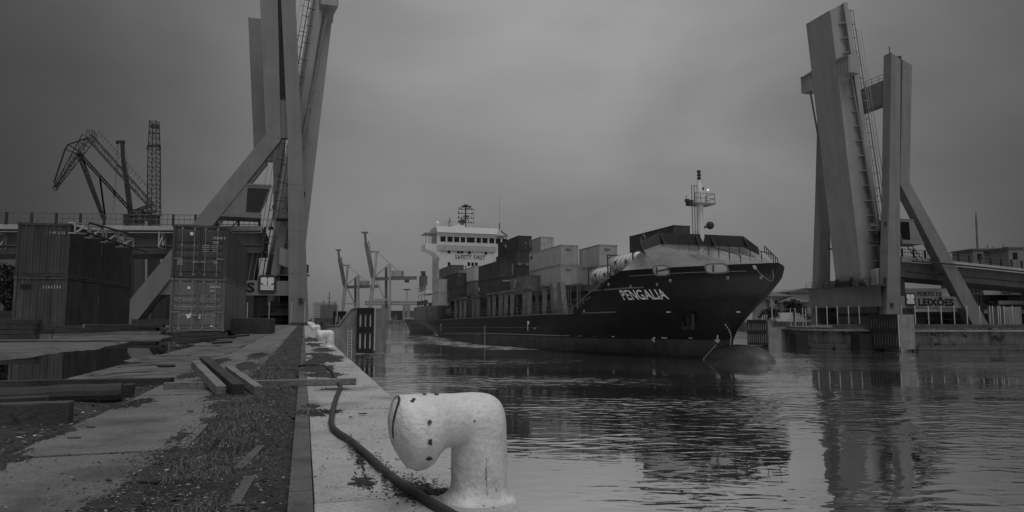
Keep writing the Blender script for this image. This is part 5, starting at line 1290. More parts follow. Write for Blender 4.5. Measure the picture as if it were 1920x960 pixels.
# stern bulwark, mooring gear, provision crane
b = MB(); b.bb((-56.6, -10.85, 3.96), (-41., -10.6, 7.0)); b.bb((-56.75, -10.6, 3.96), (-56.5, 10.6, 7.0)); b.bb((-41.3, -10.84, 3.96), (-41.0, -4, 7.0)); b.build('stern_bulwark', m_cmid, ship)
b = MB(); b.bb((-55, -10.4, 7.4), (-42.5, -10.2, 8.4)); b.build('stern_screen', m_cdark2, ship)
b = MB(); b.bb((-55.5, -10.3, 9.9), (-44, -7.5, 10.6)); 
for x in (-55, -51, -47, -44.4): b.bar((x, -10.1, 7), (x, -10.1, 10), .2)
b.build('boat_deck', m_white, ship)
b = MB(); b.bar((-51.5, -9.6, 10.6), (-51.5, -9.6, 15.2), .9); b.bar((-50, -9.6, 15.2), (-55.0, -9.4, 15.6), .5); b.box((-51.5, -9.6, 13.2), (2.0, 1.6, 2.4)); b.bar((-49, -9.6, 11), (-49, -9.6, 14.4), .4); b.box((-54, -9.4, 11.3), (1.6, 1., 1.5)); b.build('provision_crane', m_steel, ship)
b = MB()
for x in range(-56, -44, 2): b.bar((x, -10.2, 10.6), (x, -10.2, 11.7), .07)
for z in (11.1, 11.7): b.bar((-56, -10.2, z), (-44, -10.2, z), .07)
b.build('boat_deck_railing', m_lsteel, ship)
# deckhouse
DX = -47.; P = lambda px, py: pl(px, py, 0, DX)
yL = P(823, 500).y; yR = -yL
zr0, zr1 = P(820, 436).z, P(820, 429).z; zw0, zw1 = P(830, 453).z, P(830, 443.5).z; zwing = P(797, 459).z
b = MB(); b.bb((DX - 8, yL, 3.9), (DX, yR, zw0 - .9)); dh = b.build('deckhouse', m_white, ship)
b = MB(); b.bb((DX - 6.5, yL - .6, zw0 - .88), (DX + .25, yR + .6, zr0 - .05)); wh = b.build('wheelhouse', m_white, ship)
yw = P(797, 460).y
b = MB(); 
for s_ in (1, -1): b = MB(); b.prism([(DX + .2, s_ * yw, zwing - .9), (DX + .2, s_ * yw, zwing + .35), (DX + .2, s_ * yL * 1.0, zw0 - .6), (DX + .2, s_ * (yL * .96), zwing - 2.6 - .6), (DX + .2, s_ * (yL - 1.0), zwing - 1.8)], (-5.5, 0, 0)); b.build('bridge_wing', m_white, ship)
b = MB()
for s_ in (1, -1):
    for k in range(4): y = s_ * (yL - .7 + (yw - yL + .9) * k / 3); b.bar((DX, y, zwing), (DX, y, zr0 - .2), .12)
    b.bb((DX - 5, min(s_ * yw, s_ * (yL - .6)), zr0 - .3), (DX + .3, max(s_ * yw, s_ * (yL - .6)), zr0 - .12))
b.build('wing_shelter', m_galv, ship)
b = MB(); yr = P(819, 430).y; b.prism([(DX + .9, yr, zr0), (DX + .9, -yr, zr0), (DX + .55, -yr + .3, zr1 + .55), (DX + .55, yr - .3, zr1 + .55)], (-7.5, 0, 0)); b.build('wheelhouse_roof', m_white, ship)
ws = [(824.5, 835.5), (837.5, 848.5), (850, 861), (862.5, 872), (874, 890), (892, 901.5), (903, 914), (916, 926.5), (928, 938.5), (940, 950)]
for x0, x1 in ws:
    ya, yb_ = P(x0, 450).y, P(x1, 450).y; b = MB(); b.bb((DX + .26, ya + .12, zw0), (DX + .31, yb_ - .05, zw1)); b.build('window', m_glass, wh)
b = MB(); b.bb((DX + .27, yL - .5, zw0 - 2.1), (DX + .30, yR + .5, zw0 - .95)); b.build('bridge_front_band', m_lsteel, wh)
for px, py in ((842, 471.5), (859.5, 472), (866, 472), (880, 473), (911, 474), (842, 495), (879, 495), (886, 495.5), (893, 495.5), (930, 497)):
    c = P(px, py); b = MB(); b.bb((DX + .01, c.y - .32, c.z - .42), (DX + .06, c.y + .32, c.z + .42)); b.build('porthole', m_glass, dh)
def ptext(body, px, py, px1, h_):
    a_, c_ = P(px, py), P(px1, py); M = frame((DX + .05, a_.y, a_.z), (0, 1, 0), (0, 0, 1)); o = text('lettering', body, h_ / .72, m_black, M, dh, .01, .02, 1, 'LEFT', 1.25)
    y0, y1 = min(v.co.y for v in o.data.vertices), max(v.co.y for v in o.data.vertices)
    for v in o.data.vertices: v.co.y = a_.y + (v.co.y - y0) * (c_.y - a_.y) / (y1 - y0)
ptext('SAFETY FIRST', 853.5, 485.5, 909.5, 1.05); ptext('IT', 868.5, 505.5, 874.5, .9)
b = MB(); 
for z in (zr1 + 1.1, zr1 + 1.6): b.bar((DX + .3, yr + .5, z), (DX + .3, -yr - .5, z), .05)
for i in range(14): y = (yr + .5) * (1 - 2 * i / 13); b.bar((DX + .3, y, zr1 + .5), (DX + .3, y, zr1 + 1.6), .05)
b.build('roof_railing', m_lsteel, ship)
DXm = DX - 3; Pm = lambda px, py: pl(px, py, 0, DXm)
b = MB(); b.sphere(Pm(820.5, 421) + V((0, 0, .2)), .62, 12); b.tube([Pm(820.5, 430), Pm(820.5, 424)], .45, 8); b.build('radome', m_white, ship)
b = MB(); c0_ = Pm(873, 430); ct = Pm(873, 386)
b.bar(c0_, ct, .28); b.bar(Pm(868, 417), Pm(874, 403), .16); b.bar(Pm(879, 417), Pm(874, 403), .16)
for py, x0, x1 in ((392, 860, 889), (400, 859, 889), (408.5, 859, 888), (417, 859, 888)): b.bar(Pm(x0, py), Pm(x1, py + .8), .12); b.box(Pm(x0 + 1, py - 1.2), (.2, .25, .5)); b.box(Pm(x1 - 4, py), (.2, .3, .3)); b.box(Pm(866, py), (.2, .3, .3))
b.bar(Pm(860.5, 390), Pm(860.5, 417), .07); b.bar(Pm(888.5, 392), Pm(888, 418), .07); b.bar(Pm(865, 387.5), Pm(883, 387.5), .45, .35); b.bar(Pm(869, 384.8), Pm(877, 384.8), .3); b.bar(Pm(871, 392), Pm(884, 390), .16); b.bar(Pm(869, 405.5), Pm(880, 405.5), .3); b.sphere(Pm(866.5, 416), (.4, .75, .75), 10); b.build('radar_mast', m_dsteel, ship)
b = MB(); b.prism([Pm(848, 431), Pm(876, 431), Pm(872, 421), Pm(855, 421)], (-3, 0, 0)); b.build('mast_base', m_white, ship)
b = MB(); b.bar(Pm(839, 431), Pm(843, 411), .14); b.bar(Pm(845, 431), Pm(843, 411), .14); b.bar(Pm(837, 416), Pm(849, 415), .08); b.bar(Pm(843, 416), Pm(844, 409), .2); b.box(Pm(841, 428), (.6, .8, .7)); b.bar(Pm(936.5, 431), Pm(937, 418), .22); b.bar(Pm(937, 420), Pm(936, 370), .05); b.sphere(Pm(881, 429), (.3, .4, .35), 8); b.box(Pm(925, 431), (.4, .5, .4)); b.bar(Pm(939, 433), Pm(952, 443), .3); b.build('aerial', m_steel, ship)

# ------------------------------------------------------------------ the boxes on deck
gS = 'containers stacked on the deck of the ship'
def sc(x, y, z, L, mt, label, H=2.59, ep=.28):               # x forward end, y starboard side, z bottom
    return container(L, H, mt, SM @ Mx.Translation((x - L / 2, y + 1.22, z)), label, gS, False, None, ep)
def cor(px, py, L_img_z):                                    # forward starboard bottom corner from its pixel and its height above the keel line
    return pl(px, py, 2, L_img_z)
def place(px, py, Y):                                        # corner from pixel and depth
    return SI @ at(px, py, Y)
c = place(1051.8, 496, 87); gz0 = c.z
A = sc(c.x, c.y, c.z, 12.19, m_clight, 'light grey long container, upper of two in the middle of the deck'); A2 = sc(c.x, c.y, c.z - 2.6, 12.19, m_clight, 'light grey long container, lower of two in the middle of the deck')
sc(c.x, c.y + 2.5, c.z - 2.6, 12.19, m_clight, 'light grey container hidden beside the lower one in the middle of the deck')
c2_ = place(1124, 497.5, 82.8); B1 = sc(c2_.x, c2_.y, c2_.z, 6.06, m_clight, 'light grey short container above the white tanks'); sc(c2_.x - .1, c2_.y, c2_.z - 2.6, 6.06, m_clight, 'light grey short container behind the left white tank')
d1 = place(972, 469.4, 117)
D1 = sc(d1.x, d1.y, d1.z, 12.19, m_cdark, 'dark long container topmost before the bridge windows'); D2 = sc(d1.x, d1.y - .35, d1.z - 2.6, 12.19, m_cdark2, 'dark long container second from the top before the bridge'); D3 = sc(d1.x, d1.y - .35, d1.z - 5.2, 12.19, m_cdark, 'dark container at the third level behind the emblem container')
D3b = sc(d1.x, d1.y - .35, d1.z - 7.8, 12.19, m_cdark, 'dark container at the lowest level behind the emblem container')
p_ = sc(d1.x - .2, d1.y + 4.2, d1.z, 12.19, m_cpale, 'pale container right beside the topmost dark container'); 
e1 = place(937.2, 520, 102); E1 = sc(e1.x, e1.y, e1.z, 12.19, m_cdark, 'dark long container, upper one left of the emblem container'); E2 = sc(e1.x, e1.y, e1.z - 2.92, 12.19, m_cdark, 'dark tall container, lower one left of the emblem container', 2.9)
g1 = place(983, 551, 93.5); G1 = sc(g1.x, g1.y, g1.z, 6.06, m_cmid, 'grey short container with a pale round emblem above the posts')
h1 = place(890, 525.5, 121); H1 = sc(h1.x, h1.y, h1.z, 12.19, m_cpale, 'pale container, upper one left of the dark pair'); H2 = sc(h1.x, h1.y, h1.z - 2.6, 12.19, m_cmid, 'grey container below the pale one left of the dark pair'); H3 = sc(h1.x, h1.y, h1.z - 5.2, 12.19, m_cdark, 'dark container, lowest under the pale one left of the dark pair')
d3 = place(856, 537.5, 126); K1 = sc(d3.x, d3.y, d3.z, 12.19, m_cdark, 'dark long container, upper of two at the aft end of the cargo'); K2 = sc(d3.x, d3.y, d3.z - 2.6, 12.19, m_cdark, 'dark long container, lower of two at the aft end of the cargo')
k3 = place(846.7, 520.5, 136.5); N1 = sc(k3.x, k3.y, k3.z, 12.19, m_cmid, 'grey container against the deckhouse above the others'); N2 = sc(k3.x, k3.y, k3.z - 2.6, 12.19, m_cmid, 'grey container against the deckhouse below the top one')
m1 = place(822.5, 547.6, 133); M1 = sc(m1.x, m1.y, m1.z, 6.06, m_clight, 'light grey short container, upper of two nearest the stern'); M2 = sc(m1.x, m1.y, m1.z - 2.6, 6.06, m_clight, 'light grey short container, lower of two nearest the stern')
f1 = place(1264, 458.8, 88.); FZ = f1
F1 = sc(f1.x + .0, f1.y, f1.z - .0, 12.19, m_cdark2, 'dark long container behind the bow breakwater'); F2 = sc(f1.x, f1.y, f1.z - 2.6, 12.19, m_cmid, 'grey container below the one behind the bow breakwater'); F3 = sc(f1.x, f1.y, f1.z - 5.2, 12.19, m_cmid, 'grey container lowest behind the bow breakwater')
def side_mark(o, fn): b = MB(); fn(b); return b
def stext(o, body, x, z, size, mt, L, bold=0., sx=.9, rot=False):
    M = frame((x, -1.235, z), (1, 0, 0), (0, 0, 1)) if not rot else frame((x, -1.235, z), (0, 0, -1), (1, 0, 0)); return text('side_lettering', body, size, mt, M, o, .006, bold, sx)
for o in (A, A2): stext(o, 'DCL', -5.6, 1.75, .62, m_dsteel, 12.19, .02)
def ftext(o, L, body, y, z, size, mt): return text('end_lettering', body, size, mt, frame((L / 2 + .005, y, z), (0, 1, 0), (0, 0, 1)), o, .006, .01, .8)
for o, L in ((A, 12.19), (A2, 12.19), (B1, 6.06)): ftext(o, L, 'DCLU', -.55, 1.85, .36, m_dsteel)
b = MB(); pts = [V((-.95 + .38 * math.cos(a), -1.24, 1.55 + .62 * math.sin(a))) for a in [2 * math.pi * i / 20 for i in range(21)]]; b.tube(pts, .07, 5); b.bar((-.95, -1.24, 1.1), (-.95, -1.24, 2.0), .10); b.bar((-1.15, -1.24, 1.5), (-.75, -1.24, 1.65), .08); b.build('round_emblem', m_galv, G1)
b = MB()
for i in range(5): x = -.25 + i * .42; b.bar((x, -1.24, 1.35 + .02 * i), (x + .12, -1.24, 1.8 + .02 * i), .06); b.bar((x, -1.24, 1.8), (x + .25, -1.24, 1.55), .06)
b.build('side_lettering', m_steel, G1)
b = MB(); pts = [V((-2.0 + .6 * math.cos(a), -1.24, 1.75 + .6 * math.sin(a))) for a in [2 * math.pi * i / 20 for i in range(21)]]; b.tube(pts, .07, 5); b.tube([V((-2.0 + .38 * math.cos(a), -1.24, 1.75 + .38 * math.sin(a))) for a in [2 * math.pi * i / 16 for i in range(17)]], .05, 5); b.build('round_emblem', m_galv, F1)
b = MB()
for i in range(9): b.bb((-5.65, -1.24, .5 + i * .2), (-5.45, -1.225, .6 + i * .2))
b.build('side_marking', m_galv, F1)
for o, L, pts in ((D1, 6.09, ((.1, 1.3, .16), (.05, .45, .1))), (E1, 6.09, ((-.1, 1.85, .08), (.6, 1.3, .08))), (K1, 6.09, ((-.6, 2.1, .15), (.1, 1.65, .06))), (K2, 6.09, ((.0, 1.75, .06),))):
    b = MB()
    for y, z, r in pts: b.prism([(L + .01, y - r, z), (L + .01, y, z - r), (L + .01, y + r, z), (L + .01, y, z + r)], (.01, 0, 0))
    b.build('end_marking', m_galv, o)
for o, y in ((D1, .85), (E1, .75), (K1, .75), (K2, .7)):
    b = MB(); b.bb((6.1, y, .5), (6.115, y + .12, 2.1)); b.build('end_lettering', m_galv, o)
b = MB(); b.bar((-1.5, -1.24, 1.85), (-.7, -1.24, 1.2), .2); b.bar((-1.5, -1.24, 1.2), (-1.2, -1.24, 1.95), .16); b.bar((1.2, -1.24, 2.0), (1.6, -1.24, 2.3), .12); b.build('side_emblem', m_galv, D1)
b = MB(); b.bb((-.8, -1.24, 1.3), (-.5, -1.225, 1.85)); b.bb((-1.0, -1.24, .95), (-.4, -1.225, 1.1)); b.build('side_emblem', m_galv, K2)
b = MB(); b.bb((6.1, -1.0, .35), (6.12, 1.0, .42)); b.bb((6.1, -.9, .05), (6.12, -.4, .35)); b.bb((6.1, .5, .05), (6.12, 1.0, .35)); b.build('end_marking', m_galv, D2)
b = MB(); b.bb((6.1, -.8, 2.3), (6.12, .7, 2.55)); b.build('end_lettering', m_galv, E2)
b = MB(); b.bb((-5.9, -1.24, 1.4), (-5.5, -1.225, 2.0)); b.build('side_marking', m_mark, E2)
for o in (H1, H2, p_):
    for i in range(9): b = MB(); y, z = random.uniform(-1, 1), random.uniform(.3, 2.3); b.bb((6.1, y, z), (6.115, y + .14, z + .12)); b.build('end_marking', m_dsteel, o)
# tank containers
def tank(px, py, Y, label):
    c = place(px, py, Y); M = SM @ Mx.Translation((c.x + 3.03, c.y + 1.22, c.z)); o = empty('tank_container', M=M, label=label, cat='tank container', group='white tank containers on the ship')
    b = MB(); n = 20; rows = []
    for x, r in ((-2.95, .25), (-2.9, .6), (-2.75, .95), (-2.5, 1.12), (2.5, 1.12), (2.75, .95), (2.9, .6), (2.95, .25)): rows.append([V((x, r * math.cos(2 * math.pi * k / n), 1.3 + r * math.sin(2 * math.pi * k / n))) for k in range(n + 1)])
    b.grid(rows); b.build('tank_barrel', m_white, o, smooth=True)
    b = MB()
    for x in (-2.0, -1.0, 0, 1., 2.): b.tube([V((x, 1.14 * math.cos(a), 1.3 + 1.14 * math.sin(a))) for a in [2 * math.pi * i / 20 for i in range(21)]], .05, 4)
    b.build('band', m_galv, o)
    b = MB()
    for x in (-3, 3):
        for y in (-1.17, 1.17): b.bar((x, y, 0), (x, y, 2.59), .12)
        for z in (.06, 2.53): b.bar((x, -1.17, z), (x, 1.17, z), .12)
        for y in (-1, 1):
            for z in (0, 1): b.bar((x, y * 1.15, .5 if z == 0 else 2.1), (x, y * .6, .06 if z == 0 else 2.53), .1)
    for y in (-1.17, 1.17): b.bar((-3, y, .06), (3, y, .06), .11)
    b.build('frame', m_cdark, o)
    for (x, z) in ((-1.4, 1.5), (-1.4, .6), (1.2, 1.4)): b = MB(); b.bb((x, -1.19, z - .2), (x + .5, -1.13, z + .2)); b.build('warning_plate', m_steel, o)
tank(1103, 541, 83.5, 'white banded tank container, left one behind the bulwark slope'); t2 = tank(1139, 520, 77.4, 'white tank container, right one half hidden behind the bulwark slope')
for (pxa, pya, pxb, pyb) in ((1068, 522, 1056, 541), (1068, 522, 1084, 541)):
    pass
# ------------------------------------------------------------------ tug and wake
o0 = at(778, 622, 188); o0.z = WZ; o = empty('tug_boat', o0, label='dark tug half hidden behind the ship stern', cat='tug'); P = lambda px, py: at(px, py, 188) - o0
def V2(p, z): return V((p.x, p.y, z))
b = MB(); Lr = [(-2.2, 0, 0), (-1.8, 0, 1.), (-2.6, 0, 2.6)]
rows = []
for z, w_, L0_ in ((-.6, 2.6, -1.2), (1.2, 3.4, -1.7), (2.4, 4.0, -2.3), (3.9, 4.2, -3.0)):
    rows.append([V((L0_ + 9 * (1 - math.cos(math.pi * i / 16)) * .5 * 2 - 0, w_ * (1 if i > 8 else -1) * min(1, (1 - abs(i - 8) / 8) * 1.6 + .0) * (.0 if i in (0, 16) else 1), z)) if False else V((L0_ + 7 * abs(i - 8) / 8 * (abs(i - 8) / 8) ** .3, w_ * (i - 8) / 8, z)) for i in range(17)])
b.grid(rows); b.add(rows[-1], [tuple(range(17))]); b.build('hull', m_cdark2, o)
b = MB(); b.bb((1.2, -2, 3.9), (4.5, 2, 5.2)); b.build('deckhouse', m_steel, o)
b = MB(); pts = [p + V((-.12, 0, -.1)) for p in rows[-1]]; b.tube(pts, .25, 6); b.build('bow_fender', m_galv, o)
fm_ = MB()
for i in range(420):
    x = random.uniform(-40, 30); y0 = -hb(x, -.0) - .5 - abs(random.gauss(0, 2.2)) - (2.5 if -10 < x < 20 else 0); p = SM @ V((x, y0, 0)); L_ = random.uniform(.3, 1.8); wv_ = random.uniform(.1, .45)
    fm_.add([V((p.x - L_, p.y, WZ + .03)), V((p.x, p.y - wv_, WZ + .03)), V((p.x + L_, p.y, WZ + .03)), V((p.x, p.y + wv_, WZ + .03))], [(0, 1, 2, 3)])
tag(fm_.build('foam', m_foam), kind='stuff')
# ================================================================== RIGHT BANK
RZ = -.35
fr = [(33.5, 330), (72, 214), (60, 160), (47, 108), (39.5, 99), (38.6, 91.3), (41.2, 88.0), (48.4, 83.6), (60.5, 83.0), (75, 83.5), (110, 86), (200, 95), (420, 120), (420, 492), (-30, 492)]
b = MB(); b.prism([(x, y, -4.2) for x, y in fr], (0, 0, RZ + 4.2)); rq = tag(b.build('right_quay', m_wall), kind='structure')
# coping lip along the wall head, with recesses under it
b = MB(); L_ = [V((x, y, 0)) for x, y in fr[4:12]]
for p, q_ in zip(L_, L_[1:]): b.bar(p + V((0, -.1, RZ - .35)), q_ + V((0, -.1, RZ - .35)), .5, .22)
b.build('coping_lip', m_pier, rq)
b = MB()
for p, q_ in zip(L_[2:], L_[3:]): b.bar(p + V((0, .25, RZ + .2)), q_ + V((0, .25, RZ + .2)), .3, .42)
b.build('kerb', m_cdark, rq)
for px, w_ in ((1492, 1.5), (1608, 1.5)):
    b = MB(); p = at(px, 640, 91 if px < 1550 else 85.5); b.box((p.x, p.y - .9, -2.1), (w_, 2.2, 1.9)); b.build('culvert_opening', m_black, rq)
b = MB()
for p, q_ in zip(L_[1:6], L_[2:]): b.bar(p + V((0, -.25, -2.75)), q_ + V((0, -.25, -2.75)), .8, .55)
b.build('tide_ledge', mat('tide_ledge', .09, .9, .4, 1., bump=.5, bscale=4, spots=.45, spotcol=.02, spotscale=1.), rq)
# fenders
f1_ = fender(at(1632, 655, 84.0), at(1686, 657, 80.2), -2.8, 1.3, 10, 'wide slotted fender, tilted, at the corner of the right quay', 2.6)
b = MB(); a = at(1689, 640, 80.2); b.prism([(a.x, a.y, -3.2), (a.x + 1.9, a.y + 1.2, -3.2), (a.x + 1.9, a.y + 1.2, -1.2), (a.x + 1.2, a.y + .8, -.1), (a.x + .4, a.y + .3, 1.0), (a.x, a.y, 1.25)], (-.6, 2.4, 0)); tag(b.build('fender_shoulder', m_pier), 'broken concrete shoulder beside the wide tilted fender', 'concrete block')
fender(at(1402, 645, 96.5), at(1439, 646, 95.0), -2.9, .60, 9, 'slotted fender behind the bow with its concrete pier', 3.4)
b = MB(); a = at(1441, 640, 95); b.prism([(a.x, a.y, -3.2), (a.x + 1.8, a.y, -3.2), (a.x + 1.8, a.y, -.6), (a.x + .7, a.y, -.5), (a.x, a.y, .5)], (.2, 2.5, 0)); tag(b.build('pier_wall', m_pier), 'stained concrete pier piece right of the slotted fender behind the bow', 'pier wall')
b = MB(); a = at(1444, 640, 99.); b.bb((a.x, a.y, -3.3), (a.x + 4.6, a.y + 3, -.75)); b.bb((a.x - .4, a.y - .3, -.74), (a.x + 4.7, a.y + 2, -.5)); tag(b.build('landing', m_pier), 'pale concrete landing in the recess right of the slotted fender', 'landing')
# fence along the quay head
fp = [at(px, 612, 97 - (px - 1480) * .055) for px in (1483, 1492, 1506, 1511.5)]
fp = [V((p.x, p.y, RZ)) for p in fp]; fence(fp, 2.6, 'fence of pale posts left of the far tower leg', m_lsteel, .045)
fp = [V((at(px, 612, 90.5 - (px - 1530) * .03).x, 90.5 - (px - 1530) * .03, RZ)) for px in (1531.5, 1551.5, 1571, 1592, 1612)]; fence(fp, 2.75, 'fence of pale posts in front of the portal beam of the far tower', m_lsteel, .045)
fp = [V((at(px, 612, 86.2).x, 86.2, RZ)) for px in (1692, 1717, 1742, 1766, 1790.5, 1814.5, 1838.5)]; fence(fp, 2.75, 'fence of pale posts below the lettered sign beam', m_lsteel, .045)
fp = [V((at(px, 612, 86.8).x, 86.8, RZ)) for px in (1857.5, 1863, 1873, 1877, 1884, 1900, 1925)]; fence(fp, 2.75, 'fence of pale posts at the right edge before the office block', m_lsteel, .045)
# container-like cabins behind the fence
b = MB(); a = at(1883, 610, 92); b.bb((a.x, a.y, RZ), (a.x + 2.4, a.y + 3, RZ + 2.7)); b.bb((a.x + 1.3, a.y - .02, RZ + .15), (a.x + 2.35, a.y, RZ + 2.5)); tag(b.build('site_cabin', m_build), 'pale site cabin behind the fence at the right edge', 'cabin')
# low service building behind the sign beam
o = empty('service_building', (0, 0, 0), label='long low service building behind the lettered sign beam', cat='building'); Y = 122
def pb(px, py): return at(px, py, Y)
b = MB(); a, c = pb(1692, 608), pb(1812, 549); b.bb((a.x, Y, RZ), (c.x, Y + 10, c.z)); b.build('wall', m_cdark2, o)
b = MB(); a, c = pb(1694, 556), pb(1800, 541); b.bb((a.x, Y - .6, a.z), (c.x, Y - .05, c.z)); b.build('fascia', m_white, o)
b = MB(); a, c = pb(1701, 585), pb(1812, 579); b.bb((a.x, Y - 2.2, a.z), (c.x, Y - .05, c.z)); b.build('canopy', m_white, o)
for i in range(9):
    a, c = pb(1711 + i * 9.0, 557.5), pb(1717 + i * 9.0, 549); b = MB(); b.bb((a.x, Y - .08, a.z), (c.x, Y - .01, c.z)); b.build('window', m_glass, o)
for px in (1774, 1807):
    a, c = pb(px - 4, 604), pb(px + 4, 594); b = MB(); b.bb((a.x, Y - .07, a.z), (c.x, Y - .01, c.z)); b.build('window', m_glass, o)
b = MB(); a = pb(1713, 606); 
for k in range(2): b.bb((a.x, Y - 4, RZ + .9 + k * .01), (a.x + 4.3, Y - 3.2, RZ + 1.0)) if k == 0 else b.bb((a.x + .3, Y - 3.9, RZ), (a.x + .5, Y - 3.3, RZ + .9))
tag(b.build('bench_rack', m_dsteel), 'dark rack standing behind the fence under the sign', 'rack')
# office block with sign bands at the right edge
o = empty('office_block', (0, 0, 0), label='three storey office block with white sign bands at the right edge', cat='building'); Y = 140
b = MB(); a, c = pb(1836, 612), pb(1912, 526); a = at(1838, 612, Y); c = at(1945, 523, Y); b.bb((a.x, Y, RZ), (c.x, Y + 12, c.z)); b.build('wall', m_cdark2, o)
bands = [(1840, 1889, 537, 529), (1841, 1911, 553, 545), (1870, 1916, 571, 564), (1842, 1932, 588, 581)]
for x0, x1, y0, y1 in bands: a, c = at(x0, y0, Y), at(x1, y1, Y); b = MB(); b.bb((a.x, Y - .5, a.z), (c.x, Y - .02, c.z)); b.build('balcony_band', m_white, o)
for (x0, x1, y0, y1) in ((1841, 1896, 544, 538), (1842, 1912, 563, 554), (1868, 1917, 580, 572)):
    n = max(3, round((x1 - x0) / 9.))
    for i in range(n):
        xa, xb = x0 + (x1 - x0) * i / n, x0 + (x1 - x0) * (i + .86) / n; a, c = at(xa, y0, Y), at(xb, y1, Y); b = MB(); b.bb((a.x, Y - .1, a.z), (c.x, Y - .02, c.z)); b.build('window', m_glass, o)
def btext(body, px, py, size, bold=.01, sx=1.): p = at(px, py, Y); return text('sign_letters', body, size, m_black, frame((p.x, Y - .53, p.z), (1, 0, 0), (0, 0, 1)), o, .02, bold, sx)
btext('A', 1844.5, 535.3, .62, .02); btext('GLOBAL', 1852, 533.3, .42, .01, 1.25); btext('Venoz', 1873, 551.3, .72, .01, 1.15)
b = MB(); p = at(1883, 531, Y); b.tube([V((p.x + .32 * math.cos(a_), Y - .53, p.z + .2 * math.sin(a_))) for a_ in [2 * math.pi * i / 12 for i in range(13)]], .05, 4); b.build('round_logo', m_black, o)
b = MB(); a, c = at(1822, 596, Y - 1), at(1838, 527, Y - 1)
for i in range(4):
    z = RZ + 2.2 * i + 1.6; b.bb((a.x, Y - 1, z), (c.x + .6, Y, z + .35))
for k in range(4): b.bar(V((a.x + (c.x - a.x) * k / 3, Y - 1, RZ)), V((a.x + (c.x - a.x) * k / 3, Y - 1, c.z)), .18)
b.build('stair_tower', m_steel, o)
p = at(1860, 566, Y - 2); b = MB(); a, c = at(1850, 570, Y - 2), at(1870.5, 563, Y - 2); b.bb((a.x, Y - 2, a.z), (c.x, Y - 1.7, c.z)); b.bar(at(1857, 590, Y - 2), at(1857, 570, Y - 2), .2); o2 = b.build('sign_board', m_black); tag(o2, 'dark sign board on a post before the office block', 'sign')
b = MB(); 
for k in range(5): xx = a.x + .5 + k * .26; b.bb((xx, Y - 2.03, a.z + .2), (xx + .17, Y - 2.0, a.z + .5))
b.build('board_marks', m_build, o2)
# rooftops and mast beyond the approach
def block(px0, px1, ytop, Y, label, mt=m_build, dep=10, win=True):
    a, c = at(px0, 600, Y), at(px1, ytop, Y); o = empty('building', (a.x, Y, RZ), label=label, cat='building'); b = MB(); b.bb((0, 0, 0), (c.x - a.x, dep, c.z - RZ)); b.build('wall', mt, o); b = MB(); b.bb((-.3, -.3, c.z - RZ + .005), (c.x - a.x + .3, dep + .3, c.z - RZ + .5)); b.build('roof_slab', m_steel, o)
    if win:
        n = max(1, int((c.x - a.x) / 4))
        for i in range(n): b = MB(); b.bb((i * 4 + 1.2, -.06, c.z - RZ - 3.2), (i * 4 + 2.6, -.01, c.z - RZ - 1.2)); b.build('window', m_glass, o)
    return o
block(1832, 1867, 469, 210, 'pale rooftop block with dark overhang beyond the right approach'); block(1899, 1935, 466, 200, 'pale rooftop block at the right edge beyond the approach')
b = MB(); p0 = at(1833, 470, 214); b.tube([p0, p0.lerp(at(1829.5, 395, 214), .8), at(1829.5, 395, 214)], [.35, .28, .06], 6); tag(b.build('antenna_mast', m_steel), 'tall thin antenna mast over the rooftops at the right', 'mast')
for px, y1, lab in ((1851.5, 459, 'short aerial on the pale rooftop block with dark overhang'), (1881.5, 458, 'thin aerial standing between the two rooftop blocks'), (1863, 462, 'small aerial at the right end of the rooftop block')):
    b = MB(); b.bar(at(px, 478, 212), at(px, y1, 212), .22); tag(b.build('roof_aerial', m_steel), lab, 'aerial', 'aerials above the rooftops')
# houses between bow and tower
def house(px0, px1, ye, yr_, Y, label, mt=m_plaster, dep=11, wins=(), yb=600):
    a, c = at(px0, yb, Y), at(px1, ye, Y); Wd = c.x - a.x; h = c.z - RZ; hr_ = at(0, yr_, Y).z - RZ; o = empty('house', (a.x, Y, RZ), label=label, cat='house')
    b = MB(); b.bb((0, 0, 0), (Wd, dep, h)); b.build('wall', mt, o); b = MB(); e = .8; r = [(-e, -e, h), (Wd + e, -e, h), (Wd + e, dep + e, h), (-e, dep + e, h), (Wd * .5 - Wd * .04, dep * .45, hr_), (Wd * .5 + Wd * .04, dep * .55, hr_)]
    b.add([(x, y, z + .01) for x, y, z in r], [(0, 1, 5, 4), (1, 2, 5), (2, 3, 4, 5), (3, 0, 4), (3, 2, 1, 0)]); b.prism([(-e, -e, h - .3), (Wd + e, -e, h - .3), (Wd + e, dep + e, h - .3), (-e, dep + e, h - .3)], (0, 0, .295)); b.build('roof', m_roof, o)
    for (u, z, w_, h_) in wins: b = MB(); b.bb((Wd * u - w_ / 2, -.08, h - z - h_), (Wd * u + w_ / 2, -.01, h - z)); b.build('window', m_glass, o)
    return o
house(1450, 1480, 555, 546, 185, 'hip roofed house with small round windows behind the bow', wins=((.22, 1.2, .9, .9), (.52, 1.2, .9, .9), (.82, .8, .9, 1.8), (.3, 3.8, .9, 1.4), (.65, 3.8, .9, 1.4)))
house(1437, 1452, 566, 560, 188, 'low grey house left of the hip roofed house', wins=((.5, .8, 1., 1.5),))
house(1482, 1517, 566, 556, 178, 'broad low house with dark hip roof beside the far tower leg', wins=((.5, 1.2, 1., 1.3), (.78, 1.2, 1., 1.3)))
o = block(1484, 1530, 549, 230, 'long grey warehouse with sloped roof behind the houses', m_build, 20, False); b = MB(); a, c = at(1483, 549, 229), at(1506, 539.5, 229); b.prism([(0, 0, a.z - RZ + .51), (9, 0, a.z - RZ + .51), (9, 0, c.z - RZ), (5, 0, c.z - RZ)], (0, 20, 0)); b.build('roof_light', m_steel, o)
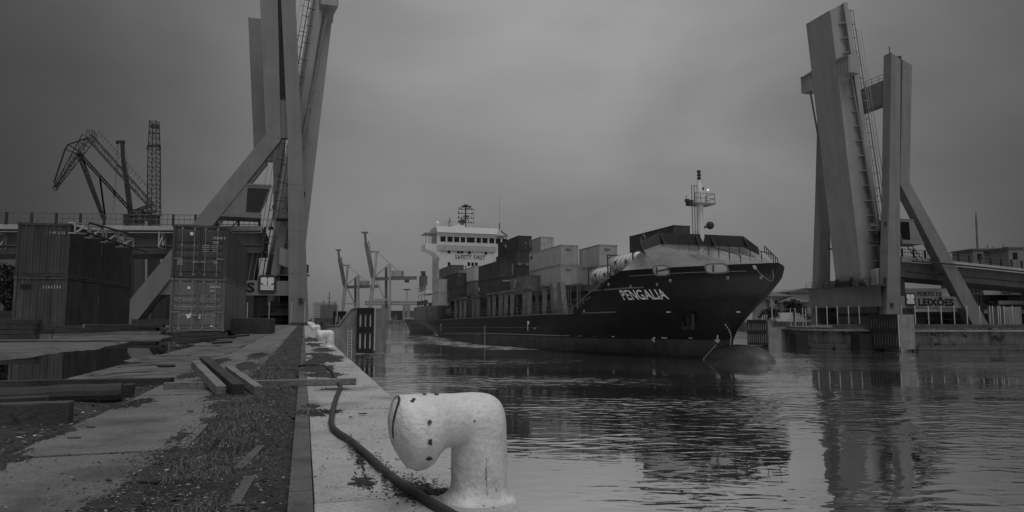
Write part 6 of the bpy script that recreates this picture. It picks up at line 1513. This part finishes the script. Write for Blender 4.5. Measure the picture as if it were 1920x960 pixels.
# trees
def tree(p, h, w_, label, nleaf=900, name='tree', seed=1, trunk=.35):
    rnd = random.Random(seed); o = empty(name, p, label=label, cat='tree'); b = MB(); th = h * .45; b.tube([(0, 0, -.2), (0, 0, th * .5), (w_ * .04, 0, th), (w_ * .02, 0, h * .75)], [.09 * trunk * h, .07 * trunk * h, .05 * trunk * h, .02 * h * trunk], 7)
    for i in range(7): a_ = rnd.uniform(0, 6.28); z = th * rnd.uniform(.6, 1.3); b.tube([(0, 0, z), (math.cos(a_) * w_ * .22, math.sin(a_) * w_ * .22, z + h * .16), (math.cos(a_) * w_ * .38, math.sin(a_) * w_ * .38, z + h * .28)], [.03 * trunk * h, .02 * trunk * h, .006 * h], 5)
    b.build('trunk', m_bark, o); b = MB(); cl = []
    for i in range(16): a_ = rnd.uniform(0, 6.28); r_ = w_ * .42 * rnd.random() ** .6; z = h * rnd.uniform(.38, .92); cl.append((V((math.cos(a_) * r_ * (1.15 - z / h * .5), math.sin(a_) * r_ * (1.15 - z / h * .5), z)), w_ * rnd.uniform(.1, .2)))
    for i in range(nleaf):
        c, r_ = rnd.choice(cl); d = V((rnd.gauss(0, 1), rnd.gauss(0, 1), rnd.gauss(0, .8))).normalized() * r_ * rnd.random() ** .4; q_ = c + d; s_ = w_ * rnd.uniform(.03, .065); x = V((rnd.gauss(0, 1), rnd.gauss(0, 1), rnd.gauss(0, 1))).normalized(); y = x.cross(V((rnd.gauss(0, 1), rnd.gauss(0, 1), 1))).normalized(); b.add([q_ - x * s_, q_ + y * s_ * .6, q_ + x * s_, q_ - y * s_ * .6], [(0, 1, 2, 3)])
    b.build('crown', m_leafs, o); return o
def tp(px, Y): p = at(px, 600, Y); return V((p.x, Y, RZ))
tree(tp(1489, 150), 5.2, 5.2, 'dark round tree in front of the broad low house', 1300, seed=3)
tree(tp(1474, 165), 3.2, 2.4, 'slim dark tree between the two hip roofed houses', 500, seed=4)
tree(tp(1448, 160), 3.8, 5, 'dark low tree below the low grey house', 800, seed=5)
tree(tp(1432, 170), 3.2, 4, 'dark bush close behind the bow of the ship', 600, seed=6)
tree(tp(1515, 155), 2.5, 2.4, 'small bush beside the far tower leg', 400, seed=8)
tree(tp(1555, 150), 3.6, 4.5, 'dark bush seen through the portal of the far tower', 600, seed=9)
for i, (px, Y, h, w_, lab) in enumerate(((8, 80, 8.2, 3.4, 'tall dark poplar at the left edge behind the containers'), (-6, 74, 7.5, 4, 'dark tree cut by the left edge of the picture'), (22, 92, 4.6, 3, 'low dark tree beside the poplar at the left edge'))): tree(tp(px, Y), h, w_, lab, 1300, seed=20 + i)
# vehicles and small things on the right bank
def car(px, Y, az, label, van=False, mt=m_white):
    p = tp(px, Y); o = empty('van' if van else 'parked_car', p, az, label, 'van' if van else 'car'); L_, Wd, H_ = (5.2, 2., 2.3) if van else (4.2, 1.75, 1.45)
    pr = [(-L_ / 2, .35), (L_ / 2, .35), (L_ / 2, .85), (L_ / 2 - .1, 1.0), (L_ / 2 - 1.0, 1.1 if van else .95), (L_ / 2 - 1.7, H_), (-L_ / 2 + (.1 if van else .7), H_), (-L_ / 2, 1.0)]
    b = MB(); b.prism([(x, -Wd / 2, z) for x, z in pr], (0, Wd, 0)); bo = b.build('body', mt, o, bevel=.05)
    b = MB(); b.prism([(L_ / 2 - 1.1, -Wd / 2 - .01, 1.12 if van else .98), (L_ / 2 - 1.72, -Wd / 2 - .01, H_ - .15), (L_ / 2 - 2.8, -Wd / 2 - .01, H_ - .15), (L_ / 2 - 2.8, -Wd / 2 - .01, 1.12 if van else .98)], (0, Wd + .02, 0)); b.build('window', m_glass, o)
    for x in (-L_ / 2 + .9, L_ / 2 - .9):
        for y in (-Wd / 2, Wd / 2 - .2): b = MB(); b.tube([(x, y - .01, .33), (x, y + .21, .33)], .33, 12); b.build('wheel', m_rubber, o)
    return o
car(1471, 142, R(82), 'white van parked behind the quay fence left of the far tower', True); car(1447, 165, R(70), 'pale car parked by the dark low tree', False, m_build); car(1457, 165, R(70), 'grey car parked right of the pale car', False, m_steel)
b = MB(); p = tp(1448, 118); b.bar(p, p + V((0, 0, 4.4)), .12); tag(b.build('lamp_post', m_lsteel), 'thin pole standing on the quay between the cars', 'pole')
for px, lab in ((1427, 'short pale leaning post closest to the bow on the pier'), (1431, 'short pale leaning post, middle one on the pier behind the bow'), (1435, 'short pale leaning post farthest from the bow on the pier')):
    b = MB(); p = tp(px, 105); b.bar(p + V((0, 0, .3)), p + V((.3, 0, 1.7)), .1); tag(b.build('leaning_post', m_lsteel), lab, 'post', 'leaning posts on the pier')
# dark steel fence in front of the bank, low wall left of the tower
b = MB(); a, c = tp(1444, 112), tp(1520, 108); b.bar(a + V((0, 0, .3)), c + V((0, 0, .3)), .4, .7); tag(b.build('low_wall', m_wall), 'long low wall running before the parked cars on the right bank', 'low wall')
